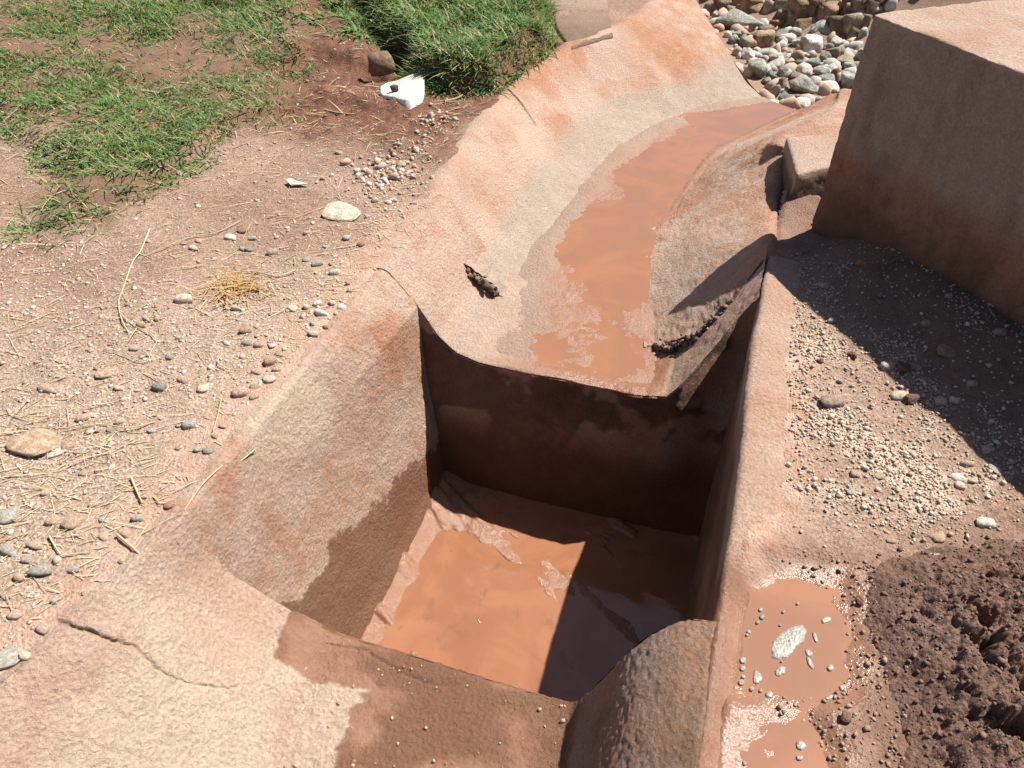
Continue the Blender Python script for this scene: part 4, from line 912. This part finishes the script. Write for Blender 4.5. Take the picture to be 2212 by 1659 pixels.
# loose grit heaps beside the channel
P1, P2, P3 = P(852, 368), P(935, 264), P(800, 385)
px_, py_ = [], []
for c_, r_, n_ in ((P1, .17, 230), (P2, .13, 110), (P3, .20, 90)):
    px_.append(c_[0] + rng.normal(0, r_ * .5, n_)); py_.append(c_[1] + rng.normal(0, r_ * .75, n_))
x = np.concatenate(px_); y = np.concatenate(py_); k = -poly_sd(x, y, HOLE) > .02; x, y = x[k], y[k]
scatter_mesh("grit_heap", ANG, np.column_stack([x, y, H(x, y)]), np.clip(rng.lognormal(math.log(.015), .55, len(x)), .005, .05), rng.choice([.1, .2, .4, .4, .6, .8, 1.0], len(x)) + rng.uniform(-.1, .1, len(x)), M_GRAVEL, seed=5)
def dens_right(x, y):
    d = -poly_sd(x, y, HOLE); a, n_ = to_an(x, y)
    v = smooth(-.08, .06, poly_sd(x, y, GRAVR) + .08 * fbm(x * 6, y * 6, 3, 161)) * (.22 + .78 * smooth(-.15, .18, fbm(x * 7, y * 7, 4, 54))) * (1 - .72 * smooth(-.62, -.30, (x - 1.352) * .943 + (y - 3.112) * .333 + .12 * fbm(x * 5, y * 5, 3, 59)))  # grains thinned over the soil darkened for the block's shadow
    v = np.maximum(v, .22 * smooth(-.02, .06, poly_sd(x, y, DAMPR)) * smooth(.02, -.02, np.maximum(poly_sd(x, y, PUD1), poly_sd(x, y, PUD2))) * (n_ > .30))
    v = np.maximum(v, .04)
    bl_ = (x - C[0]) * d2[0] + (y - C[1]) * d2[1]
    return v * (n_ > .1) * smooth(.05, .20, d) * (bl_ < .03)
x, y = throw(120000, (.2, 2.3, .3, 3.3), dens_right)
sz = np.clip(rng.lognormal(math.log(.0068), .42, len(x)), .003, .02)
tone = rng.choice([.1, .2, .25, .4, .6, .6, .62, .2, 1.0], len(x)) + rng.uniform(-.07, .07, len(x))
tone = np.where(poly_sd(x, y, DAMPR) > 0, rng.uniform(0, .1, len(x)), tone)
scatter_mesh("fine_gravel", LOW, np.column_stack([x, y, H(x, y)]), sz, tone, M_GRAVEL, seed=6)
# grit washed onto the concrete of the trough bed and apron
x, y = throw(5200, (-.95, .75, .3, 1.25), lambda x, y: ((to_an(x, y)[0] < A0 - .01) & (to_an(x, y)[1] > -.93) & (to_an(x, y)[1] < -.17)) * (.12 + .5 * smooth(-.1, .5, fbm(x * 5, y * 5, 3, 163) + .4 * (to_an(x, y)[1] + .5))))
scatter_mesh("grit_on_bed", LOW[:3], np.column_stack([x, y, np.full(len(x), ZL)]), np.clip(rng.lognormal(math.log(.006), .4, len(x)), .003, .02), rng.uniform(0, .45, len(x)), M_GRAVEL, seed=9)

# dark mortar rubble where the two channel banks break off
pr_ = np.concatenate([gr_[0][rng.integers(12, 75, 260)] + rng.normal(0, .012, (260, 3)) + np.array([0, -.02, -.02]), G_BANK[0][rng.integers(74, 112, 60)] + rng.normal(0, .007, (60, 3)) + np.array([-.004, -.014, -.014])])
M_RUBBLE = (lambda n: n.done(n.mix(n.attr("tone"), (.10, .065, .045), (.30, .20, .15)), .95))(NT("mortar_rubble"))
scatter_mesh("mortar_rubble", ANG, pr_, np.clip(rng.lognormal(math.log(.016), .5, len(pr_)), .006, .045), rng.uniform(0, 1, len(pr_)) ** 1.5, M_RUBBLE, seed=14, sink=.0)

# ---------------------------------------------------------------- damp mud clods, bottom right
u = np.arange(.66, 1.80, .0034); w = np.arange(.35, 1.62, .0034)
mx, my = np.meshgrid(u, w, indexing='ij')
ms = poly_sd(mx.ravel(), my.ravel(), MUDP).reshape(mx.shape) + .05 * fbm(mx * 7, my * 7, 3, 170)
hm = H(mx.ravel(), my.ravel(), False).reshape(mx.shape)
wx, wy = mx + .035 * fbm(mx * 12, my * 12, 3, 171) + .008 * fbm(mx * 60, my * 60, 2, 177), my + .035 * fbm(mx * 12, my * 12, 3, 172) + .008 * fbm(mx * 60, my * 60, 2, 178)
f1, id1 = worley(wx * 7.5, wy * 7.5, 5); f2, id2 = worley(wx * 19 + 3, wy * 19, 6); f3, id3 = worley(mx * 52, my * 52 + 7, 7); f4, _ = worley(mx * 105, my * 105 + 7, 9)
dome = lambda f, r: np.sqrt(np.clip(1 - (f / r) ** 2, 0, 1))
big = smooth(.0, .30, ms)
hh = .055 * smooth(-.02, .3, ms) * (.6 + .9 * fbm(mx * 3.2, my * 3.2, 3, 174)) + big * (.115 * dome(f1, .68) * (id1 > .3) * id1 + .034 * dome(f2, .62) * (id2 > .25) * (.4 + id2) + .012 * fbm(mx * 45, my * 45, 3, 179)) + (.2 + .8 * smooth(-.05, .06, ms)) * (.0125 * dome(f3, .62) + .005 * dome(f4, .6)) * (.35 + .65 * big)
g = np.stack([mx, my, hm + hh - .03 * smooth(.03, -.03, ms)], -1)
F = grid_faces(len(u), len(w)); mk = (ms[:-1, :-1] > -.03).ravel()
F = F[mk]
shn = smooth(.25, .0, ms) * smooth(1.15, .9, my) * smooth(.0, .3, fbm(mx * 6, my * 6, 3, 176) + .15)
tag(mesh_np("mud_clods", g, F, M_MUD, attrs={"sheen": shn}), kind="stuff")
x, y = throw(12000, (.66, 1.8, .4, 1.6), lambda x, y: smooth(-.07, .12, poly_sd(x, y, MUDP)) * .55)
ii = np.clip(((x - u[0]) / .0034).astype(int), 0, len(u) - 1); jj = np.clip(((y - w[0]) / .0034).astype(int), 0, len(w) - 1)
V_ = np.column_stack([x, y, np.maximum(g[ii, jj, 2], H(x, y, False))])
n_ = NT("earth_crumb"); M_CRUMB = n_.done(n_.mix(n_.attr("tone"), (.12, .062, .042), (.22, .13, .09)), .85)
scatter_mesh("earth_crumbs", LOW, V_, np.clip(rng.lognormal(math.log(.0065), .45, len(x)), .003, .02), rng.uniform(0, 1, len(x)), M_CRUMB, seed=11)

# ---------------------------------------------------------------- foam on the puddle
def foam(poly, label, group=None, name="foam_patch", h=.004, zz=None):
    z = Z_PUD if zz is None else zz
    pts = cr(np.vstack([PX(poly, z), PX(poly[:1], z)]), 36)[:-1, :2]
    cen = pts.mean(0); pts = cr(np.vstack([pts, pts[:1]]), 37)[:-1]; pts = cen + (pts - cen) * (1 + .04 * rng.normal(size=(36, 1)))
    rows = [np.column_stack([cen + (pts - cen) * s, np.full(36, z - .001 + h * k)]) for s, k in ((1.0, 0), (.97, .6), (.85, 1.0), (.45, 1.05), (.05, 1.1))]
    V = np.array(rows); V[2:4, :, 2] += rng.normal(0, .0004, V[2:4, :, 2].shape)
    nn_ = 36; Fs = []
    for r in range(4):
        for i in range(nn_): Fs.append((r * nn_ + i, r * nn_ + (i + 1) % nn_, (r + 1) * nn_ + (i + 1) % nn_, (r + 1) * nn_ + i))
    o = mesh_np(name, V.reshape(-1, 3), np.array(Fs), M_FOAM)
    return tag(o, label, "foam", group)
def Z4(l): return [(1306 + a * .4094 * 1, 1034 + b * .4094 * 1 * 1.0) for a, b in l]
def Q(l): return [(2400 / 1.8373 + a * .7523 / 1.8373, 1900 / 1.8373 + b * .7523 / 1.8373) for a, b in l]
foam(Q([(880, 860), (960, 795), (1040, 770), (1062, 790), (1058, 845), (1020, 880), (985, 925), (930, 955), (888, 950), (878, 905)]), "large pale foam patch floating in the middle of the muddy puddle")
foam(Q([(897, 1015), (920, 990), (950, 995), (950, 1025), (920, 1043), (900, 1035)]), "rounded foam patch below the largest one in the puddle")
foam(Q([(790, 1010), (815, 1020), (832, 1055), (800, 1085), (782, 1065)]), "teardrop foam patch at the lower left of the puddle")
foam(Q([(910, 1195), (940, 1195), (962, 1225), (945, 1250), (918, 1230)]), "ragged foam patch at the puddle's lower end above the glints", zz=Z_PUD + .001)
foam(Q([(1055, 905), (1080, 905), (1100, 925), (1080, 940), (1062, 928)]), "small foam patch right of the largest foam patch")
foam(Q([(1062, 940), (1080, 945), (1105, 1000), (1090, 1003), (1070, 975)]), "thin slanting foam streak right of the largest foam patch")
foam(Q([(1095, 810), (1112, 820), (1125, 860), (1112, 862), (1098, 835)]), "narrow foam streak at the upper right of the largest foam patch")
foam(Q([(1140, 745), (1165, 730), (1195, 735), (1185, 755), (1150, 765)]), "thin foam fleck near the puddle's upper right side")
foam(Q([(1160, 1165), (1180, 1145), (1210, 1145), (1190, 1168)]), "leaf-shaped foam fleck at the lower right end of the puddle", zz=Z_PUD + .001)
foam(Q([(1235, 1095), (1285, 1088), (1265, 1115), (1245, 1118)]), "angular foam fleck at the puddle's lower right shore", zz=Z_PUD + .001)
foam(Q([(1010, 1390), (1040, 1385), (1062, 1410), (1040, 1432), (1012, 1420)]), "ring of foam on the second small puddle at the bottom", zz=Z_PUD + .001)
foam(Q([(1010, 1465), (1045, 1465), (1040, 1485), (1015, 1485)]), "tiny foam fleck at the bottom edge of the second small puddle", zz=Z_PUD + .001)
FMARK = [(970, 860, "the largest foam patch"), (925, 1015, "the rounded foam patch"), (805, 1050, "the teardrop foam patch"), (935, 1220, "the ragged foam patch"), (1080, 925, "the small foam patch"), (1083, 970, "the slanting foam streak"), (1110, 840, "the narrow foam streak"), (1168, 748, "the thin foam fleck"), (1187, 1157, "the leaf-shaped foam fleck"), (600, 900, "the right rim's puddle edge")]
for (a, b, r) in [(728, 960, 18), (728, 1003, 15), (720, 1076, 17), (868, 1140, 20), (775, 1112, 13), (760, 810, 11), (750, 826, 8), (822, 693, 11), (830, 732, 14), (806, 760, 10), (1006, 1192, 12), (942, 705, 9), (730, 1048, 11), (845, 1213, 12), (1190, 1000, 18), (1017, 662, 8), (822, 1120, 10), (688, 885, 10), (690, 915, 10), (945, 1155, 8), (925, 775, 7), (932, 967, 6)]:
    foam(Q([(a + r * math.cos(k), b + r * .95 * math.sin(k)) for k in np.linspace(0, 6.28, 9)[:-1]]), place_label(a, b, "tiny round foam bubble" if r < 12 else "small ringed foam bubble", FMARK, USED), "small foam bubbles on the puddle", "foam_bubble", h=.005, zz=Z_PUD + .0005)

# ---------------------------------------------------------------- grass
def blades(name, base, length, width, tone, lean, azim, mat, curve=.5, seg=3, flatten=.0):
    """bent tapering blades; arrays of equal length"""
    N = len(base); t = np.linspace(0, 1, seg + 1)
    V = np.zeros((N, (seg + 1) * 2, 3)); dx, dy = np.cos(azim), np.sin(azim)
    for i, ti in enumerate(t):
        ang = lean + curve * ti * np.ones(N)
        ang = np.minimum(ang, 1.75)
        if i == 0: cx = np.zeros(N); cz = np.zeros(N)
        else:
            cx = cx + length / seg * np.sin(ang); cz = cz + length / seg * np.cos(ang)
        wv = width * (1 - .12 * (i == 0)) * (1 - ti ** 2.2) * .5 + .0004
        V[:, 2 * i] = base + np.stack([dx * cx - dy * wv, dy * cx + dx * wv, cz], -1)
        V[:, 2 * i + 1] = base + np.stack([dx * cx + dy * wv, dy * cx - dx * wv, cz + wv * .3], -1)
    k = (seg + 1) * 2
    f = np.array([[2 * i, 2 * i + 1, 2 * i + 3, 2 * i + 2] for i in range(seg)])
    Fs = (f[None] + (np.arange(N) * k)[:, None, None]).reshape(-1, 4)
    return tag(mesh_np(name, V.reshape(-1, 3), Fs, mat, attrs={"tone": np.repeat(tone, k)}), kind="stuff")
def grass_field(name, poly, box, ntuft, per, dens, hgt, lift=0.0, dry=.16, wid=(.004, .0085), leanr=(.5, 1.35)):
    x, y = throw(ntuft, box, dens)
    n_ = len(x); az0 = rng.uniform(0, 6.28, n_)
    bx = np.repeat(x, per) + rng.normal(0, .016, n_ * per); by = np.repeat(y, per) + rng.normal(0, .016, n_ * per)
    k = -poly_sd(bx, by, HOLE) > .05; bx, by = bx[k], by[k]
    m = len(bx)
    tone = np.clip(.36 + .22 * fbm(bx * 4, by * 4, 2, 180) + rng.normal(0, .16, m), .0, .68)
    tone = np.where(rng.uniform(0, 1, m) < dry, rng.uniform(.74, 1.0, m), tone)
    ln = hgt * rng.lognormal(0, .35, m) * (1 + .4 * fbm(bx * 3, by * 3, 2, 181))
    return blades(name, np.column_stack([bx, by, H(bx, by) - .004]), ln, rng.uniform(*wid, m), tone, rng.uniform(*leanr, m), rng.uniform(0, 6.28, m), M_GRASS, .55)
def dturf(x, y):
    s = poly_sd(x, y, TURF); nz = fbm(x * 3.1, y * 3.1, 4, 8); n2 = fbm(x * 1.5 + 4, y * 1.5, 3, 183)
    front = smooth(1.3, .2, s)
    return smooth(-.16, .14, s + .16 * nz) * np.clip(.70 + .25 * front + .9 * n2 + 1.3 * nz, 0.06, 1)
grass_field("creeping_grass", TURF, (-4.9, -.6, 2.3, 6.9), 40000, 6, dturf, .048, wid=(.003, .0068), dry=.2)
dcl = lambda x, y: smooth(-.06, .0, poly_sd(x, y, CLUMP) + .03 * fbm(x * 6, y * 6, 3, 11)) * np.clip(.8 + .7 * fbm(x * 3, y * 3, 3, 190), .2, 1)
grass_field("clump_grass", CLUMP, (-1.8, .6, 4.4, 6.9), 9500, 8, dcl, .070, dry=.22)
dwd = lambda x, y: smooth(-.04, .08, poly_sd(x, y, WEED) + .08 * fbm(x * 5, y * 5, 3, 14)) * np.clip(.35 + 1.0 * fbm(x * 4, y * 4, 3, 192), .03, .8)
grass_field("low_weeds", WEED, (-1.9, -.4, 4.3, 6.4), 3000, 6, dwd, .05, wid=(.008, .016), leanr=(.7, 1.4))
# dry roots and thatch hanging over the edge of the clump and lying through the turf
x, y = throw(16000, (-5.2, .5, 2.3, 7.0), lambda x, y: np.maximum(.55 * smooth(-.25, .0, poly_sd(x, y, TURF)) * smooth(2.5, .3, poly_sd(x, y, TURF)), np.maximum(.9 * smooth(-.12, -.0, poly_sd(x, y, CLUMP)) * smooth(.12, .0, poly_sd(x, y, CLUMP)), .4 * smooth(-.1, .1, poly_sd(x, y, REDZ)))) * (-poly_sd(x, y, HOLE) > .06))
m = len(x)
blades("dry_thatch", np.column_stack([x, y, H(x, y) + .002]), rng.lognormal(math.log(.055), .5, m), rng.uniform(.002, .0045, m), np.clip(rng.normal(.35, .3, m), 0, 1), rng.uniform(1.15, 1.65, m), rng.uniform(0, 6.28, m), M_STRAW, .25)
# straw lying on the bare ground at the left
def dstraw(x, y):
    d = -poly_sd(x, y, HOLE); a, n_ = to_an(x, y)
    v = np.clip(.30 + .9 * fbm(x * 2.3 + 9, y * 2.3, 3, 195), .02, 1) * smooth(3.6, 2.6, y - .35 * x)
    v = np.maximum(v, .12 * (y < 4.6))
    return v * (n_ < -1.2) * smooth(.0, .12, d) * smooth(.1, -.05, poly_sd(x, y, TURF))
x, y = throw(30000, (-2.5, -.1, .5, 4.7), dstraw); m = len(x)
blades("scattered_straw", np.column_stack([x, y, H(x, y) + .003]), rng.lognormal(math.log(.042), .55, m), rng.uniform(.0012, .0028, m), np.clip(rng.normal(.55, .2, m), 0, 1), rng.uniform(1.35, 1.66, m), np.where(rng.uniform(0, 1, m) < .5, rng.normal(.35, .35, m), rng.uniform(0, 6.28, m)) + np.pi * rng.integers(0, 2, m), M_STRAW, .08)

# ---------------------------------------------------------------- single stalks, tufts and litter
def tube(name, pts, r0, r1, mat, tone=.5, sides=5, label=None, cat=None, group=None):
    pts = cr(pts, max(8, len(pts) * 4)) if len(pts) > 2 else lin(pts, 6)
    t = np.gradient(pts, axis=0); t /= np.linalg.norm(t, axis=1, keepdims=True)
    a = np.cross(t, up3); a /= np.maximum(np.linalg.norm(a, axis=1, keepdims=True), 1e-6); b = np.cross(a, t)
    rr = np.linspace(r0, r1, len(pts))
    ph = np.linspace(0, 2 * np.pi, sides + 1)[:-1]
    V = pts[:, None] + (a[:, None] * np.cos(ph)[None, :, None] + b[:, None] * np.sin(ph)[None, :, None]) * rr[:, None, None]
    Fs = [(i * sides + j, i * sides + (j + 1) % sides, (i + 1) * sides + (j + 1) % sides, (i + 1) * sides + j) for i in range(len(pts) - 1) for j in range(sides)]
    o = mesh_np(name, V.reshape(-1, 3), np.array(Fs), mat, attrs={"tone": np.full(V.shape[0] * sides, tone)})
    return tag(o, label, cat, group)
def stalk(px, r, tone, label, lift=.006, name="dry_stalk"):
    pts = np.array([PG(u_, v_) for u_, v_ in px]); pts[:, 2] += lift + rng.uniform(0, .006, len(pts))
    return tube(name, pts, r, r * .6, M_STRAW, tone, label=label, cat="dry stalk")
stalk([(325, 498), (305, 545), (288, 570), (268, 625), (258, 655), (263, 690), (279, 722)], .0032, .62, "longest pale straw stalk running down the left ground from the grass")
stalk([(262, 682), (290, 706), (325, 724), (339, 741), (328, 765), (316, 786), (272, 772), (225, 757)], .0022, .55, "bent straw stalk making a sharp corner below the longest stalk")
stalk([(520, 480), (470, 505), (420, 515), (365, 535), (300, 562)], .0022, .45, "thin straw stalk pointing up towards the bright white stone")
stalk([(550, 960), (515, 985), (480, 1010), (440, 1050), (400, 1105)], .0030, .5, "brown-tan straw stem lying along the basin's left rim")
stalk([(555, 972), (520, 1000), (470, 1030), (420, 1045), (368, 1070)], .0022, .58, "second thinner straw stem crossing the one on the left rim")
stalk([(335, 915), (280, 930), (220, 920), (145, 930), (40, 925)], .0022, .5, "long straw stalk across the far left ground under the round pinkish stone")
stalk([(108, 1160), (122, 1185), (134, 1203)], .0032, .6, "short thick pale straw piece at the lower left")
stalk([(134, 1205), (160, 1200), (195, 1196)], .0022, .55, "thin straw joined to the short thick piece at the lower left")
stalk([(255, 1160), (285, 1185), (310, 1205), (328, 1210)], .004, .35, "brown straw bundle lying on the smooth rim above the crack")
stalk([(285, 1035), (300, 1070), (310, 1092)], .004, .5, "short straw stem left of the reddish brown stone")
stalk([(480, 865), (472, 900), (462, 935)], .0022, .52, "upright thin straw near the red stone by the rim")
stalk([(640, 588), (600, 600), (540, 590), (450, 600)], .0028, .6, "thin straw stalk lying above the orange dry root tuft")
stalk([(480, 770), (472, 785), (480, 795), (500, 805)], .0022, .7, "hooked pale straw piece left of the tan pebbles")
stalk([(700, 240), (735, 248), (770, 250)], .006, .9, "reddish brown twig lying on the red soil below the weeds", name="twig")
stalk([(960, 222), (985, 216), (1000, 208)], .010, .0, "short grey broken twig right of the white lump", name="twig")
gp = G_BANK.reshape(-1, 3); rel_ = gp - np.array([0, 0, CAM_H]); dep = rel_[:, 1] * CP - rel_[:, 2] * SP
uu = CU + rel_[:, 0] / dep * FPX; vv = CV - (rel_[:, 1] * SP + rel_[:, 2] * CP) / dep * FPX
pts = np.array([gp[np.argmin((uu - a_) ** 2 + (vv - b_) ** 2)] for a_, b_ in [(1098, 192), (1112, 205), (1128, 228), (1145, 250), (1160, 272)]]) + np.array([0, -.004, .008])
tag(tube("root", pts, .0045, .002, M_STRAW, .95), "thin brown root hanging down over the sunlit channel bank", "root")
pts = np.array([PG(u_, v_) for u_, v_ in [(800, 55), (840, 80), (872, 105), (890, 120)]]); pts[:, 2] += .03
tag(tube("root", pts, .008, .004, M_STRAW, .45), "pale exposed root along the gully beside the thick grass clump", "root")
# fan of orange dry roots
c_ = PG(512, 620); m = 150
az = rng.uniform(0, 6.28, m)
tuft = blades("dry_grass_tuft", c_ + np.column_stack([rng.normal(0, .045, m), rng.normal(0, .05, m), np.zeros(m)]), rng.uniform(.05, .16, m), rng.uniform(.002, .0035, m), rng.uniform(.0, 1, m), rng.uniform(.9, 1.5, m), az, attr_ramp_mat("orange_dry_roots", [(.45, .22, .07), (.52, .31, .11), (.40, .24, .10)], .7), .3)
tag(tuft, "orange-brown dry grass root tuft spread on the left ground", "grass tuft", kind="thing")
# white broken lump with a dark pebble lying on it
c_ = PG(868, 212)
bm = bmesh.new()
oc = np.array([P(u_, v_, c_[2]) for u_, v_ in [(822, 206), (836, 197), (858, 192), (878, 181), (900, 172), (915, 170), (917, 190), (911, 212), (890, 228), (868, 229), (848, 224), (825, 217)]]) - c_
nb = len(oc); top = oc.copy(); top[:, 2] = .048 + .005 * rng.normal(size=nb); base = oc.copy(); base[:, 2] = -.05
ctr = top.mean(0)
rows = np.array([base * np.array([1.03, 1.03, 1]), top * np.array([1.0, 1.0, .75]), ctr + (top - ctr) * .93, ctr + (top - ctr) * .55, ctr + (top - ctr) * .01])
rows = np.stack([cr(np.vstack([r, r[:1]]), 49)[:-1] for r in rows]); rows[3:, :, 2] += .010 * fbm3(rows[3:] * 22, 2, 77)
rows[..., 2] -= .0
Fs = [(r * 48 + i, r * 48 + (i + 1) % 48, (r + 1) * 48 + (i + 1) % 48, (r + 1) * 48 + i) for r in range(4) for i in range(48)] 
dirt_shade = np.clip(.30 + 2.4 * fbm3(rows.reshape(-1, 3) * 14, 3, 200), 0, 1) * (np.repeat(np.arange(5), 48) >= 2)
lump = mesh_np("plaster_lump", np.vstack([rows.reshape(-1, 3), [rows[-1].mean(0)]]), np.array(Fs), M_WHITE, smooth_sh=False, attrs={"dirt_shade": np.append(dirt_shade, .2)})
lump.location = c_
tag(lump, "bright white broken lump with a straight-cut right side lying on red soil", "plaster lump")
o = put("stone", STN[3], tuple(c_ + np.array([-.035, -.02, .062])), (.05, .04, .045), .4, (0, 0), (.17, .12, .10))
tag(o, "dark pebble sitting on the bright white lump", "stone")
o = put("stone", STN[5], tuple(PG(826, 160) + np.array([0, 0, .06])), (.16, .13, .15), .4, (0, 0), (.33, .22, .14))
tag(o, "earthy tan stone at the mouth of the small dark hole in the red soil", "stone")
# small white and yellow scrap
pts = PX([(622, 398), (640, 395), (668, 402), (664, 405), (634, 405)], .008)
pp = np.array([PG(u_, v_) for u_, v_ in [(621, 398), (630, 394), (645, 398), (668, 403), (650, 405), (630, 406)]])
V = np.vstack([pp + np.array([0, 0, .012]), pp + np.array([0, 0, .020]) + rng.normal(0, .003, pp.shape)]); k = len(pp)
bm = bmesh.new(); vs = [bm.verts.new(v) for v in V]
bm.faces.new(vs[k:]); bm.faces.new(vs[:k][::-1])
for i in range(k): bm.faces.new((vs[i], vs[(i + 1) % k], vs[k + (i + 1) % k], vs[k + i]))
me = bpy.data.meshes.new("scrap"); bm.to_mesh(me); bm.free()
n_ = NT("pale_scrap"); me.materials.append(n_.done((.78, .72, .50), .6))
o = bpy.data.objects.new("litter_scrap", me); COL.objects.link(o); tag(o, "tiny white and yellow scrap lying on the gravel below the grass", "litter")
